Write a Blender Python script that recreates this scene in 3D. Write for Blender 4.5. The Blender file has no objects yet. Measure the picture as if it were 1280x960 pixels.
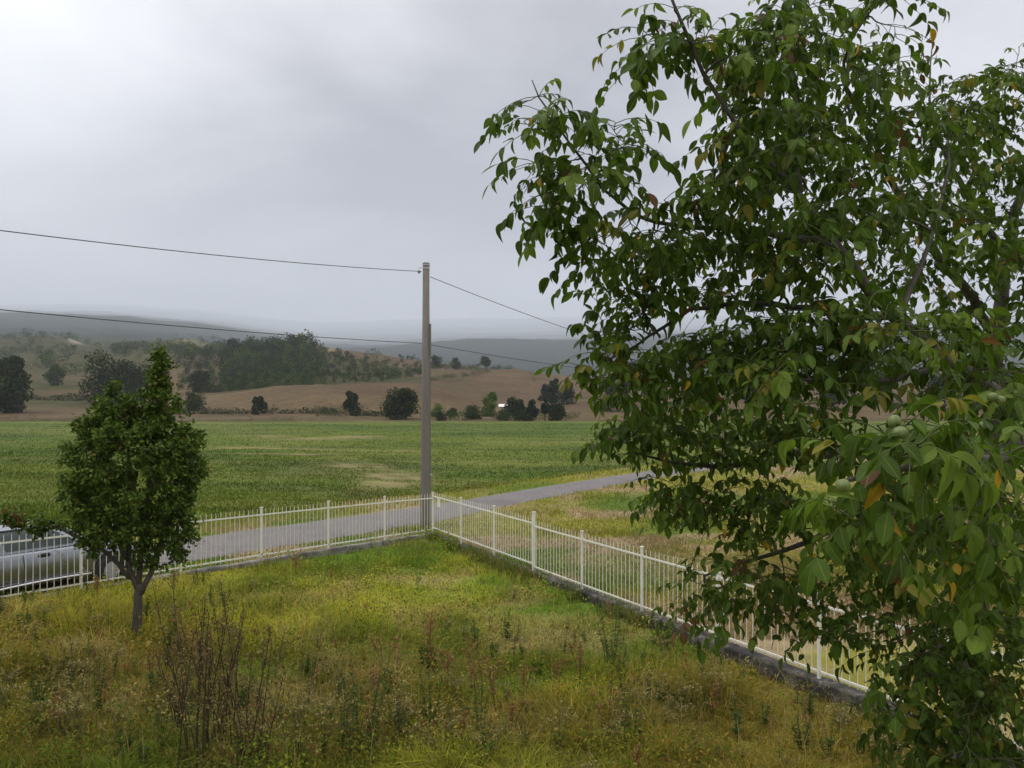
import bpy, math, random
import numpy as np
from mathutils import Vector

random.seed(7)
rng = np.random.default_rng(7)
S = bpy.context.scene
COL = S.collection
PI = math.pi
CAMZ = 4.2
F = 1000.0          # focal length in pixels of the 1280 px wide photograph


def at(px, py, Y):
    return np.array([(px - 640) * Y / F, Y, CAMZ - (py - 503) * Y / F])


# ------------------------------------------------------------------ noise
class Noise2:
    def __init__(self, seed):
        self.g = np.random.default_rng(seed).random((256, 256))

    def __call__(self, x, y):
        x = np.asarray(x, float); y = np.asarray(y, float)
        xi = np.floor(x).astype(int); yi = np.floor(y).astype(int)
        fx = x - xi; fy = y - yi
        fx = fx * fx * (3 - 2 * fx); fy = fy * fy * (3 - 2 * fy)
        g = self.g
        a = g[xi % 256, yi % 256]; b = g[(xi + 1) % 256, yi % 256]
        c = g[xi % 256, (yi + 1) % 256]; d = g[(xi + 1) % 256, (yi + 1) % 256]
        return (a * (1 - fx) + b * fx) * (1 - fy) + (c * (1 - fx) + d * fx) * fy

    def fbm(self, x, y, o=4):
        s = 0; a = .5; t = 0
        for i in range(o):
            s = s + a * self(np.asarray(x) * 2 ** i + 17.3 * i, np.asarray(y) * 2 ** i + 5.1 * i)
            t += a; a *= .5
        return s / t


N1, N2, N3, N4 = Noise2(1), Noise2(2), Noise2(3), Noise2(4)


def sstep(a, b, x):
    t = np.clip((np.asarray(x, float) - a) / (b - a), 0, 1)
    return t * t * (3 - 2 * t)


def lerp(a, b, t):
    t = np.asarray(t)[..., None]
    return np.asarray(a) * (1 - t) + np.asarray(b) * t


# ------------------------------------------------------------------ mesh builder
class MB:
    def __init__(self):
        self.v = []; self.n = 0; self.f = []; self.c = []; self.u = []; self.m = []
        self.smooth = False

    def add(self, v, faces, col=None, uv=None, mat=0):
        v = np.asarray(v, float).reshape(-1, 3)
        k = len(v)
        if not isinstance(faces, (list, tuple)):
            faces = [faces]
        for f in faces:
            f = np.asarray(f, int)
            if f.ndim == 1:
                f = f[None]
            if len(f):
                self.f.append(f + self.n)
                self.m.append(np.full(len(f), mat, int))
        c = np.ones((k, 4))
        if col is not None:
            c[:, :3] = col
        self.c.append(c)
        u = np.zeros((k, 3))
        if uv is not None:
            u[:, :uv.shape[1]] = uv
        self.u.append(u)
        self.v.append(v); self.n += k

    def inst(self, T, faces, pos, R, scale, col, uv=None, mat=0):
        """copies of template T (k,3): pos (N,3), R (N,3,3) columns are the axes, scale (N,) or (N,3), col (N,3)"""
        N = len(pos); k = len(T)
        scale = np.asarray(scale, float)
        if scale.ndim == 1:
            scale = np.repeat(scale[:, None], 3, 1)
        tv = T[None] * scale[:, None, :]
        v = np.einsum('nij,nkj->nki', R, tv) + pos[:, None, :]
        fs = []
        off = (np.arange(N) * k)[:, None, None]
        for f in faces:
            f = np.asarray(f, int)
            if f.ndim == 1:
                f = f[None]
            fs.append((f[None] + off).reshape(-1, f.shape[1]))
        c = np.repeat(np.asarray(col)[:, None, :], k, 1).reshape(-1, 3)
        u = None if uv is None else np.tile(uv, (N, 1))
        self.add(v.reshape(-1, 3), fs, c, u, mat)

    def tube(self, pts, rad, sides=6, col=None, cap=True, mat=0):
        pts = np.asarray(pts, float); n = len(pts)
        rad = np.broadcast_to(np.asarray(rad, float), (n,))
        d = np.gradient(pts, axis=0)
        d /= np.linalg.norm(d, axis=1)[:, None] + 1e-9
        ref = np.array([0, 0, 1.]) if abs(d[0][2]) < .9 else np.array([1., 0, 0])
        a = np.cross(d[0], ref); a /= np.linalg.norm(a)
        vs = []
        th = np.arange(sides) / sides * 2 * PI
        for i in range(n):
            a = a - d[i] * np.dot(a, d[i]); a /= np.linalg.norm(a) + 1e-9
            b = np.cross(d[i], a)
            vs.append(pts[i] + rad[i] * (np.cos(th)[:, None] * a + np.sin(th)[:, None] * b))
        v = np.concatenate(vs)
        i = np.arange(n - 1)[:, None] * sides; j = np.arange(sides)[None]
        j2 = (j + 1) % sides
        q = np.stack([i + j, i + j2, i + sides + j2, i + sides + j], -1).reshape(-1, 4)
        fs = [q]
        if cap:
            fs += [np.arange(sides)[::-1][None], (np.arange(sides) + (n - 1) * sides)[None]]
        self.add(v, fs, col, None, mat)

    def box(self, c, s, ax=None, col=None, mat=0):
        c = np.asarray(c, float); s = np.asarray(s, float) / 2
        k = np.array([[x, y, z] for x in (-1, 1) for y in (-1, 1) for z in (-1, 1)], float) * s
        if ax is not None:
            k = k @ np.asarray(ax, float)      # rows of ax are the axes
        q = [[0, 1, 3, 2], [4, 6, 7, 5], [0, 4, 5, 1], [2, 3, 7, 6], [0, 2, 6, 4], [1, 5, 7, 3]]
        self.add(k + c, np.array(q), col, None, mat)

    def build(self, name, mats, parent=None, smooth=False, origin=None):
        me = bpy.data.meshes.new(name)
        v = np.concatenate(self.v)
        if origin is not None:
            v = v - np.asarray(origin)
        me.vertices.add(len(v)); me.vertices.foreach_set('co', v.astype(np.float32).ravel())
        lt = np.concatenate([np.full(len(f), f.shape[1], int) for f in self.f])
        lv = np.concatenate([f.ravel() for f in self.f])
        me.loops.add(len(lv)); me.loops.foreach_set('vertex_index', lv.astype(np.int32))
        ls = np.concatenate([[0], np.cumsum(lt)[:-1]])
        me.polygons.add(len(lt))
        me.polygons.foreach_set('loop_start', ls.astype(np.int32))
        me.polygons.foreach_set('loop_total', lt.astype(np.int32))
        me.polygons.foreach_set('material_index', np.concatenate(self.m).astype(np.int32))
        me.polygons.foreach_set('use_smooth', np.full(len(lt), smooth))
        a = me.attributes.new('Col', 'FLOAT_COLOR', 'POINT')
        a.data.foreach_set('color', np.concatenate(self.c).astype(np.float32).ravel())
        u = np.concatenate(self.u)
        if np.any(u):
            b = me.attributes.new('leaf', 'FLOAT_VECTOR', 'POINT')
            b.data.foreach_set('vector', u.astype(np.float32).ravel())
        me.update(calc_edges=True)
        for m in (mats if isinstance(mats, (list, tuple)) else [mats]):
            me.materials.append(m)
        o = bpy.data.objects.new(name, me)
        COL.objects.link(o)
        if origin is not None and parent is None:
            o.location = origin
        if parent is not None:
            o.parent = parent
        return o


def tag(o, label=None, cat=None, group=None, kind=None):
    if label: o['label'] = label
    if cat: o['category'] = cat
    if group: o['group'] = group
    if kind: o['kind'] = kind
    return o


def empty(name, loc=(0, 0, 0), rz=0):
    o = bpy.data.objects.new(name, None)
    o.location = loc; o.rotation_euler = (0, 0, rz); o.empty_display_size = .2
    COL.objects.link(o)
    return o


def copy_tree(o, parent=None):
    c = o.copy(); COL.objects.link(c)
    if parent is not None:
        c.parent = parent
    for ch in [x for x in bpy.data.objects if x.parent == o]:
        copy_tree(ch, c)
    return c


# ------------------------------------------------------------------ materials
class NT:
    def __init__(self, name):
        self.m = bpy.data.materials.new(name); self.m.use_nodes = True
        self.t = self.m.node_tree; self.t.nodes.clear()
        self.out = self.n('ShaderNodeOutputMaterial')

    def n(self, ty, ins=None, **kw):
        nd = self.t.nodes.new(ty)
        for k, v in kw.items():
            setattr(nd, k, v)
        for k, v in (ins or {}).items():
            self.set(nd, k, v)
        return nd

    def set(self, nd, k, v):
        s = nd.inputs[k]
        if hasattr(v, 'is_output') or isinstance(v, bpy.types.NodeSocket):
            self.t.links.new(v, s)
        else:
            if isinstance(v, (tuple, list)) and len(v) == 3 and s.type == 'RGBA':
                v = (*v, 1)
            s.default_value = v

    def noise(self, scale, detail=4, rough=.55, vec=None, dist=0):
        nd = self.n('ShaderNodeTexNoise', {'Scale': scale, 'Detail': detail, 'Roughness': rough, 'Distortion': dist})
        if vec is not None:
            self.set(nd, 'Vector', vec)
        return nd.outputs['Fac']

    def pos(self, scale=None):
        g = self.n('ShaderNodeNewGeometry').outputs['Position']
        if scale is None:
            return g
        return self.n('ShaderNodeVectorMath', {0: g, 1: scale}, operation='MULTIPLY').outputs[0]

    def obj(self, scale=None):
        g = self.n('ShaderNodeTexCoord').outputs['Object']
        if scale is None:
            return g
        return self.n('ShaderNodeVectorMath', {0: g, 1: scale}, operation='MULTIPLY').outputs[0]

    def ramp(self, fac, stops):
        nd = self.n('ShaderNodeValToRGB', {'Fac': fac})
        e = nd.color_ramp.elements
        while len(e) < len(stops):
            e.new(.5)
        for i, (p, c) in enumerate(stops):
            e[i].position = p
            c = (c, c, c) if isinstance(c, (int, float)) else c
            e[i].color = (*c, 1)
        return nd.outputs['Color']

    def mix(self, fac, a, b, mode='MIX'):
        nd = self.n('ShaderNodeMix', data_type='RGBA', blend_type=mode, clamp_factor=True)
        for k, v in ((0, fac), (6, a), (7, b)):
            s = nd.inputs[k]
            if isinstance(v, bpy.types.NodeSocket):
                self.t.links.new(v, s)
            else:
                s.default_value = (*v, 1) if isinstance(v, (tuple, list)) else v
        return nd.outputs[2]

    def math(self, op, a, b=0, c=None):
        nd = self.n('ShaderNodeMath', {0: a, 1: b}, operation=op)
        if c is not None:
            self.set(nd, 2, c)
        return nd.outputs[0]

    def attr(self, name='Col', out='Color'):
        return self.n('ShaderNodeAttribute', attribute_name=name).outputs[out]

    def pbr(self, col, rough=.8, bump=None, bstr=.3, bdist=.02, **kw):
        ins = {'Base Color': col, 'Roughness': rough}
        ins.update(kw)
        p = self.n('ShaderNodeBsdfPrincipled', ins)
        if bump is not None:
            b = self.n('ShaderNodeBump', {'Height': bump, 'Strength': bstr, 'Distance': bdist})
            self.t.links.new(b.outputs[0], p.inputs['Normal'])
        self.t.links.new(p.outputs[0], self.out.inputs['Surface'])
        return p


def mat_leafy(name, trans=.35, rough=.5, noise=.35, spec=.4, nscale=9, veins=False):
    t = NT(name)
    c = t.attr()
    nz = t.noise(nscale, 3, .6, t.obj())
    c = t.mix(noise, c, t.ramp(nz, [(.3, .35), (.7, 1.25)]), 'MULTIPLY')
    if veins:
        uv = t.n('ShaderNodeSeparateXYZ', {0: t.attr('leaf', 'Vector')})
        au = t.math('ABSOLUTE', uv.outputs[0])
        mid = t.math('LESS_THAN', au, .07)
        w = t.math('MULTIPLY_ADD', uv.outputs[1], 8.0, t.math('MULTIPLY', au, -2.2))
        side = t.math('LESS_THAN', t.math('FRACT', w), .10)
        vein = t.math('MAXIMUM', mid, t.math('MULTIPLY', side, .35))
        c = t.mix(t.math('MULTIPLY', vein, .45), c, (.22, .26, .08))
    p = t.n('ShaderNodeBsdfPrincipled', {'Base Color': c, 'Roughness': rough, 'Specular IOR Level': spec})
    tr = t.n('ShaderNodeBsdfTranslucent', {'Color': t.mix(.5, c, (1.3, 1.5, .5), 'MULTIPLY')})
    ms = t.n('ShaderNodeMixShader', {0: trans, 1: p.outputs[0], 2: tr.outputs[0]})
    t.t.links.new(ms.outputs[0], t.out.inputs['Surface'])
    return t.m


M = {}
M['grass'] = mat_leafy('grass_blades', .5, .65, .25, .03, 1.5)
M['crop'] = mat_leafy('crop_blades', .4, .7, .25, .0, .4)
M['weed'] = mat_leafy('weed_stems', .25, .7, .3, .2, 8)
M['walnut_leaf'] = mat_leafy('walnut_leaves', .40, .5, .35, .14, 14, True)
M['pear_leaf'] = mat_leafy('small_tree_leaves', .26, .5, .3, .12, 12)
M['far_leaf'] = mat_leafy('distant_leaves', .15, .9, .4, .03, .8)


def mk_bark(name, a, b, scale=18):
    t = NT(name)
    n = t.noise(scale, 6, .65, t.obj((1, 1, .28)), .4)
    n2 = t.noise(3.1, 3, .5, t.obj())
    c = t.mix(n2, t.ramp(n, [(.3, a), (.68, b)]), (.10, .11, .07), 'MIX')
    c = t.mix(.75, c, t.ramp(n, [(.3, a), (.68, b)]))
    t.pbr(c, .9, n, .7, .02)
    return t.m


M['bark'] = mk_bark('walnut_bark', (.016, .013, .011), (.085, .073, .058), 16)
M['bark2'] = mk_bark('small_tree_bark', (.02, .015, .012), (.085, .065, .05), 30)
M['farbark'] = mk_bark('distant_bark', (.03, .025, .02), (.09, .07, .05), 5)


def mk_land(name, detail_scale=1.2, amt=.5, bump=.05):
    t = NT(name)
    c = t.attr()
    p = t.pos()
    n = t.noise(detail_scale, 6, .7, p)
    n2 = t.noise(detail_scale * 9, 4, .7, p)
    c = t.mix(amt, c, t.ramp(n, [(.25, .3), (.75, 1.5)]), 'MULTIPLY')
    c = t.mix(amt * .8, c, t.ramp(n2, [(.25, .3), (.75, 1.5)]), 'MULTIPLY')
    t.pbr(c, .95, n2, .6, bump, **{'Specular IOR Level': .1})
    return t.m


M['ground'] = mk_land('dry_turf', 1.6, .5)
M['garden'] = mk_land('garden_soil', 2.2, .6)
M['field'] = mk_land('crop_field_soil', .9, .55, .1)
t = NT('hill_land')
c = t.attr(); p = t.pos()
n1 = t.noise(.05, 6, .7, p); n2 = t.noise(.6, 4, .75, p); n3 = t.noise(.12, 5, .7, t.pos((.25, 1, 1)), 1.2)
c = t.mix(.45, c, t.ramp(n1, [(.28, .3), (.72, 1.5)]), 'MULTIPLY')
c = t.mix(.55, c, t.ramp(n2, [(.3, .3), (.7, 1.45)]), 'MULTIPLY')
c = t.mix(t.math('MULTIPLY', t.ramp(n3, [(.54, 0), (.64, 1)]), .45), c, (.085, .085, .04))
t.pbr(c, .95, n2, .6, .8, **{'Specular IOR Level': .05})
M['hill'] = t.m


def mk_asphalt():
    t = NT('road_asphalt')
    p = t.pos()
    n = t.noise(120, 3, .7, p); n2 = t.noise(.8, 5, .6, p); n3 = t.noise(6, 5, .6, p)
    c = t.mix(.5, t.ramp(n2, [(.3, (.125, .112, .106)), (.7, (.165, .148, .14))]), t.ramp(n, [(.3, (.08, .072, .068)), (.7, (.20, .18, .168))]))
    c = t.mix(.5, c, t.ramp(n3, [(.3, .55), (.7, 1.25)]), 'MULTIPLY')
    c = t.mix(t.ramp(t.noise(.5, 6, .7, p), [(.52, 0), (.60, .35)]), c, (.075, .068, .063))
    c = t.mix(t.ramp(t.noise(2.2, 6, .75, p), [(.6, 0), (.68, .5)]), c, (.2, .17, .125))
    v = t.n('ShaderNodeTexVoronoi', {'Vector': t.n('ShaderNodeVectorMath', {0: p, 1: t.n('ShaderNodeTexNoise', {'Vector': p, 'Scale': 1.5}).outputs['Color']}, operation='ADD').outputs[0], 'Scale': .8}, feature='DISTANCE_TO_EDGE')
    cr = t.ramp(v.outputs[0], [(0, 1), (.012, 0)])
    c = t.mix(t.math('MULTIPLY', cr, .65), c, (.06, .055, .05))
    t.pbr(c, .85, n, .4, .01)
    return t.m


M['road'] = mk_asphalt()


def mk_wall(name, base, dark, lich):
    t = NT(name)
    p = t.pos()
    n = t.noise(3.5, 7, .7, p, .5); n2 = t.noise(1.1, 4, .6, p); n3 = t.noise(28, 4, .7, p)
    c = t.ramp(n, [(.36, dark), (.5, base), (.7, lich)])
    c = t.mix(t.ramp(n2, [(.45, 0), (.62, .7)]), c, dark)
    c = t.mix(.5, c, t.ramp(n3, [(.3, .5), (.7, 1.3)]), 'MULTIPLY')
    t.pbr(c, .95, n, .8, .03)
    return t.m


M['wall'] = mk_wall('stained_concrete', (.042, .037, .031), (.015, .013, .011), (.22, .2, .175))
M['kerb'] = mk_wall('grey_kerb_concrete', (.2, .185, .16), (.08, .07, .055), (.36, .34, .3))


def mk_pole():
    t = NT('pole_concrete')
    p = t.obj((1, 1, .12))
    n = t.noise(22, 5, .65, p); n2 = t.noise(1.2, 5, .6, t.obj((1, 1, .6)))
    c = t.mix(n2, t.ramp(n, [(.3, (.10, .09, .078)), (.7, (.21, .188, .162))]), (.15, .135, .118))
    t.pbr(c, .9, n, .4, .01)
    return t.m


M['pole'] = mk_pole()


def mk_paint(name, c0, rust=(.25, .13, .06), amt=.5, rough=.45):
    t = NT(name)
    n = t.noise(7, 6, .7, t.pos()); n2 = t.noise(40, 3, .6, t.pos())
    c = t.mix(t.math('MULTIPLY', t.ramp(n, [(.58, 0), (.72, 1)]), amt), c0, rust)
    c = t.mix(.2, c, t.ramp(n2, [(.3, .7), (.7, 1.1)]), 'MULTIPLY')
    t.pbr(c, rough)
    return t.m


M['white'] = mk_paint('cream_white_paint', (.66, .65, .56))


def plain(name, c, rough=.5, metal=0, spec=.5, amt=.15, scale=9):
    t = NT(name)
    n = t.noise(scale, 4, .6, t.obj())
    cc = t.mix(amt, c, t.ramp(n, [(.3, .5), (.7, 1.4)]), 'MULTIPLY')
    t.pbr(cc, rough, None, **{'Metallic': metal, 'Specular IOR Level': spec})
    return t.m


M['dark'] = plain('black_rubber', (.02, .02, .02), .7)
M['steel'] = plain('galvanised_steel', (.42, .42, .42), .45, .6)
M['wire'] = plain('cable_sheath', (.07, .07, .07), .6)
M['ins'] = plain('grey_porcelain', (.3, .28, .26), .3)
t = NT('silver_car_paint')
nn = t.noise(260, 2, .5, t.obj())
p = t.pbr(t.mix(.12, (.26, .275, .30), t.ramp(nn, [(.3, .7), (.7, 1.2)]), 'MULTIPLY'), .22, None, Metallic=.92)
p.inputs['Coat Weight'].default_value = .6
M['car'] = t.m
t = NT('car_glass')
t.pbr(t.mix(t.noise(2, 2, .5, t.obj()), (.03, .045, .045), (.05, .07, .065)), .05)
M['glass'] = t.m
M['lamp_and_glint'] = plain('headlight_and_sill_glint', (.8, .8, .8), .25, .5)  # for the headlights and the painted reflection on the sill
M['sign'] = plain('white_plate', (.8, .8, .8), .5)
t = NT('walnut_husk')
t.pbr(t.ramp(t.noise(60, 4, .6, t.obj()), [(.3, (.085, .12, .025)), (.7, (.16, .20, .055))]), .55)
M['husk'] = t.m

# ------------------------------------------------------------------ site geometry
C0 = np.array([-2.38, 24.0])
UL = np.array([-.55, -.835]); UL /= np.linalg.norm(UL)          # along the road fence, away from the corner
UR = np.array([.469, -.883])                                     # along the side fence, away from the corner
NLin = np.array([.835, -.55]); NRin = np.array([-.883, -.469])   # pointing into the garden


def inside(x, y):
    d1 = (x - C0[0]) * NLin[0] + (y - C0[1]) * NLin[1]
    d2 = (x - C0[0]) * NRin[0] + (y - C0[1]) * NRin[1]
    return np.minimum(d1, d2)


def h_out(x, y):
    x = np.asarray(x, float); y = np.asarray(y, float)
    d = np.clip(-x - 2.4, 0, None)
    r = .9 * (1 - np.exp(-.09 * d)) * (1 - sstep(24, 75, y))
    return .22 + r


def h_in(x, y):
    x = np.asarray(x, float); y = np.asarray(y, float)
    h = .12 + np.where(x < -2, .07 * (-x - 2), -.02 * (x + 2))
    d1 = (x - C0[0]) * NLin[0] + (y - C0[1]) * NLin[1]
    h = h + .10 * np.exp(-np.clip(d1, 0, None) / 1.6) * sstep(-4.5, -7.5, x)
    d2 = (x - C0[0]) * NRin[0] + (y - C0[1]) * NRin[1]
    h = h + .08 * np.exp(-np.clip(d2, 0, None) / .5)
    return h + .10 * (N1.fbm(x * .7 + 40, y * .7 + 40, 3) - .5)


def axis(segs):
    out = []
    for a, b, s in segs:
        out += list(np.arange(a, b - 1e-6, s))
    out.append(segs[-1][1])
    return np.array(out)


def grid_mesh(name, xs, ys, hf, cf, mat, keep=None):
    X, Y = np.meshgrid(xs, ys)
    Z = hf(X, Y)
    v = np.stack([X, Y, Z], -1).reshape(-1, 3)
    w = len(xs)
    i = np.arange(len(ys) - 1)[:, None] * w + np.arange(w - 1)[None]
    q = np.stack([i, i + 1, i + w + 1, i + w], -1).reshape(-1, 4)
    if keep is not None:
        k = keep(X, Y).ravel()
        q = q[k[q].any(1)]
    mb = MB(); mb.add(v, q, cf(v[:, 0], v[:, 1]))
    return mb.build(name, mat, smooth=True)


# ---- colours of the land, by place
G_YEL = np.array([.24, .225, .034]); G_GRN = np.array([.115, .175, .024]); G_STR = np.array([.30, .225, .115])
G_OLV = np.array([.095, .115, .022]); G_RUS = np.array([.15, .072, .030]); G_TAN = np.array([.29, .205, .13])


def col_out(x, y):
    a = N1.fbm(x * .16, y * .16); b = N2.fbm(x * .35 + 9, y * .35 + 3); c = N3.fbm(x * .5, y * .5)
    col = lerp(G_YEL * .82, G_GRN * .78, sstep(.42, .66, a))
    col = lerp(col, G_TAN, sstep(.52, .68, b) * .75)
    col = lerp(col, G_STR, sstep(.58, .7, c) * .4)
    # bare tan ground next to the side fence
    d2 = -((x - C0[0]) * NRin[0] + (y - C0[1]) * NRin[1])
    bare = np.exp(-((d2 - 4.3) / 2.8) ** 2) * sstep(26, 21, y) * sstep(.34, .56, N2.fbm(x * .3 + 2, y * .3))
    return lerp(col, G_TAN * 1.05, np.clip(bare, 0, 1) * .5)


PATCH = [(-19, 90, 5, 4, .9), (-30, 96, 4, 3, .6), (-26, 70, 9, 3, .45), (-11, 66, 6, 2.2, .6), (-8.5, 47, 2.4, 3.6, .8), (-5.6, 39.5, 1.8, 4.5, 1),
         (-62, 118, 12, 4, .6), (10, 80, 7, 2, .35), (30, 110, 14, 4, .4), (-32, 46, 8, 1.6, .35), (-50, 150, 25, 4, .5), (-16, 58, 5, 1.2, .6)]


def col_field(x, y):
    a = N1.fbm(x * .05 + 3, y * .05, 4); b = N2.fbm(x * .10, y * .25 + 3, 4); c = N4.fbm(x * .6, y * .6)
    col = lerp(np.array([.064, .104, .014]), np.array([.102, .134, .018]), sstep(.35, .65, a))
    col = lerp(col, np.array([.05, .075, .018]), .6 * sstep(.5, .68, N3.fbm(x * .12 + 2, y * .3, 4)))
    col = lerp(col, np.array([.15, .16, .04]), sstep(.5, .7, b) * .55)
    u_ = (np.asarray(x) * .91 + np.asarray(y) * .415) + .5 * (N1.fbm(x * .1, y * .1) - .5)
    col = col * (1 + .05 * np.sin(u_ * 2.1))[..., None]
    for o_ in (-.8, .8, 27.2, 28.8, -33.8, -32.2):
        col = lerp(col, np.array([.16, .15, .06]), np.exp(-((u_ - 11.5 + o_) / .28) ** 2) * .55 * sstep(.3, .5, N2.fbm(x * .2, y * .2 + 8)))
    p = np.zeros_like(np.asarray(x, float))
    for X, Y, rx, ry, s in PATCH:
        xw = x + rx * 2.2 * (N2.fbm(x * .5 / rx + X, y * .5 / ry, 4) - .5); yw = y + ry * 3.0 * (N3.fbm(x * .6 / rx, y * .6 / ry + Y, 4) - .5)
        q = ((xw - X) / rx) ** 2 + ((yw - Y) / ry) ** 2
        p = np.maximum(p, s * np.exp(-q * 1.2) * (.5 + c))
    return lerp(col, G_TAN * np.array([1, 1.05, .9]), np.clip(p * .9, 0, .5) * (.45 + .55 * sstep(.35, .6, c)))


def col_in(x, y):
    a = N1.fbm(x * .22 + 5, y * .22, 4); b = N2.fbm(x * .45, y * .45 + 7); c = N3.fbm(x * .3 + 3, y * .3 + 11)
    col = lerp(G_GRN, G_YEL, sstep(.36, .60, a))
    col = lerp(col, G_OLV, sstep(.46, .66, b) * .75)
    near = sstep(15.5, 11, y)
    col = lerp(col, G_YEL * 1.05 + G_GRN * .15, .6 * sstep(13, 16.5, y) * sstep(.36, .52, N2.fbm(x * .3 + 1, y * .3)))
    col = lerp(col, G_OLV, sstep(13.5, 10, y) * (.15 + .45 * sstep(.35, .6, N1.fbm(x * .4, y * .4 + 4))))
    col = lerp(col, G_RUS, sstep(.48, .64, c) * .42 * near)
    col = lerp(col, G_STR, sstep(.58, .70, N4.fbm(x * .6, y * .6)) * .55)
    q = ((x + 4.6) / 1.1) ** 2 + ((y - 15.6) / .5) ** 2
    return lerp(col, G_STR * .7, np.exp(-q) * .8)


ROADN = [(-22, -6), (-17.9, 1), (-13.1, 9), (-8.05, 17.0), (-4.4, 22.9), (-2.3, 26.6), (-.83, 29.6), (1.75, 33.6), (5.4, 38.8), (9.4, 44.2), (15.5, 51.5), (23, 60), (34, 72), (60, 98), (110, 146)]


def smooth_line(pts, n=160):
    pts = np.asarray(pts, float)
    d = np.concatenate([[0], np.cumsum(np.linalg.norm(np.diff(pts, axis=0), axis=1))])
    s = np.linspace(0, d[-1], n)
    out = np.stack([np.interp(s, d, pts[:, k]) for k in range(pts.shape[1])], -1)
    for _ in range(6):
        out[1:-1] = .25 * out[:-2] + .5 * out[1:-1] + .25 * out[2:]
    return out


RL = smooth_line(ROADN)
RT = np.gradient(RL, axis=0); RT /= np.linalg.norm(RT, axis=1)[:, None]
RNv = np.stack([-RT[:, 1], RT[:, 0]], -1)       # to the far side
ROADW = 2.75


def road_d(x, y):
    """signed offset from the road's near edge, positive across the road (roughly)"""
    x = np.asarray(x, float).ravel(); y = np.asarray(y, float).ravel()
    out = np.empty(len(x))
    for i in range(0, len(x), 20000):
        P = np.stack([x[i:i + 20000], y[i:i + 20000]], -1)
        dd = ((P[:, None] - RL[None]) ** 2).sum(-1)
        k = dd.argmin(1)
        out[i:i + 20000] = ((P - RL[k]) * RNv[k]).sum(-1)
    return out


# ground outside
xs = axis([(-170, -40, 5), (-40, -15, 1), (-15, 10, .2), (10, 40, 1), (40, 230, 5)])
ys = axis([(-20, 2, 1), (2, 27, .2), (27, 60, 1), (60, 175, 5)])
g = grid_mesh('ground', xs, ys, lambda x, y: h_out(x, y) - .9 * sstep(.0, .16, inside(x, y)), col_out, M['ground'])
tag(g, kind='structure')
xs = axis([(-34, -14, .7), (-14, 10, .22), (10, 22, .7)]); ys = axis([(-12, 4, .7), (4, 24.6, .22)])
g = grid_mesh('garden_ground', xs, ys, lambda x, y: h_in(x, y) - .9 * sstep(.02, -.2, inside(x, y)), lambda x, y: col_in(x, y) * .9, M['garden'],
              lambda X, Y: inside(X, Y) > -.35)
tag(g, kind='structure')

# road
mb = MB()
cols = np.linspace(0, ROADW, 6)
P = RL[:, None, :] + RNv[:, None, :] * cols[None, :, None]
wob = .10 * (N2.fbm(RL[:, 0] * .8, RL[:, 1] * .8) - .5)
P[:, 0] += RNv * wob[:, None]; P[:, -1] -= RNv * wob[::-1, None]
Z = h_out(P[..., 0], P[..., 1]) + .035 + .03 * (1 - ((cols - ROADW / 2) / (ROADW / 2)) ** 2)[None]
Z[:, 0] -= .06; Z[:, -1] -= .06
v = np.concatenate([P, Z[..., None]], -1).reshape(-1, 3)
i = np.arange(len(RL) - 1)[:, None] * 6 + np.arange(5)[None]
mb.add(v, np.stack([i, i + 1, i + 7, i + 6], -1).reshape(-1, 4))
tag(mb.build('road', M['road'], smooth=True), kind='structure')

# field
xs = axis([(-170, -40, 3), (-40, 30, .7), (30, 220, 3)]); ys = axis([(-20, 20, 2), (20, 70, .7), (70, 172, 2.5)])
XX, YY = np.meshgrid(xs, ys)
rd = road_d(XX, YY).reshape(XX.shape)


def field_h(X, Y):
    return h_out(X, Y) + .02 - .4 * sstep(4.9, 4.3, rd + .5 * (N1.fbm(X * .4, Y * .4) - .5)) + .05 * (N1.fbm(X * .8, Y * .8) - .5)


g = grid_mesh('field', xs, ys, field_h, col_field, M['field'], lambda X, Y: rd > 4.1)
tag(g, kind='structure')

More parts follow.
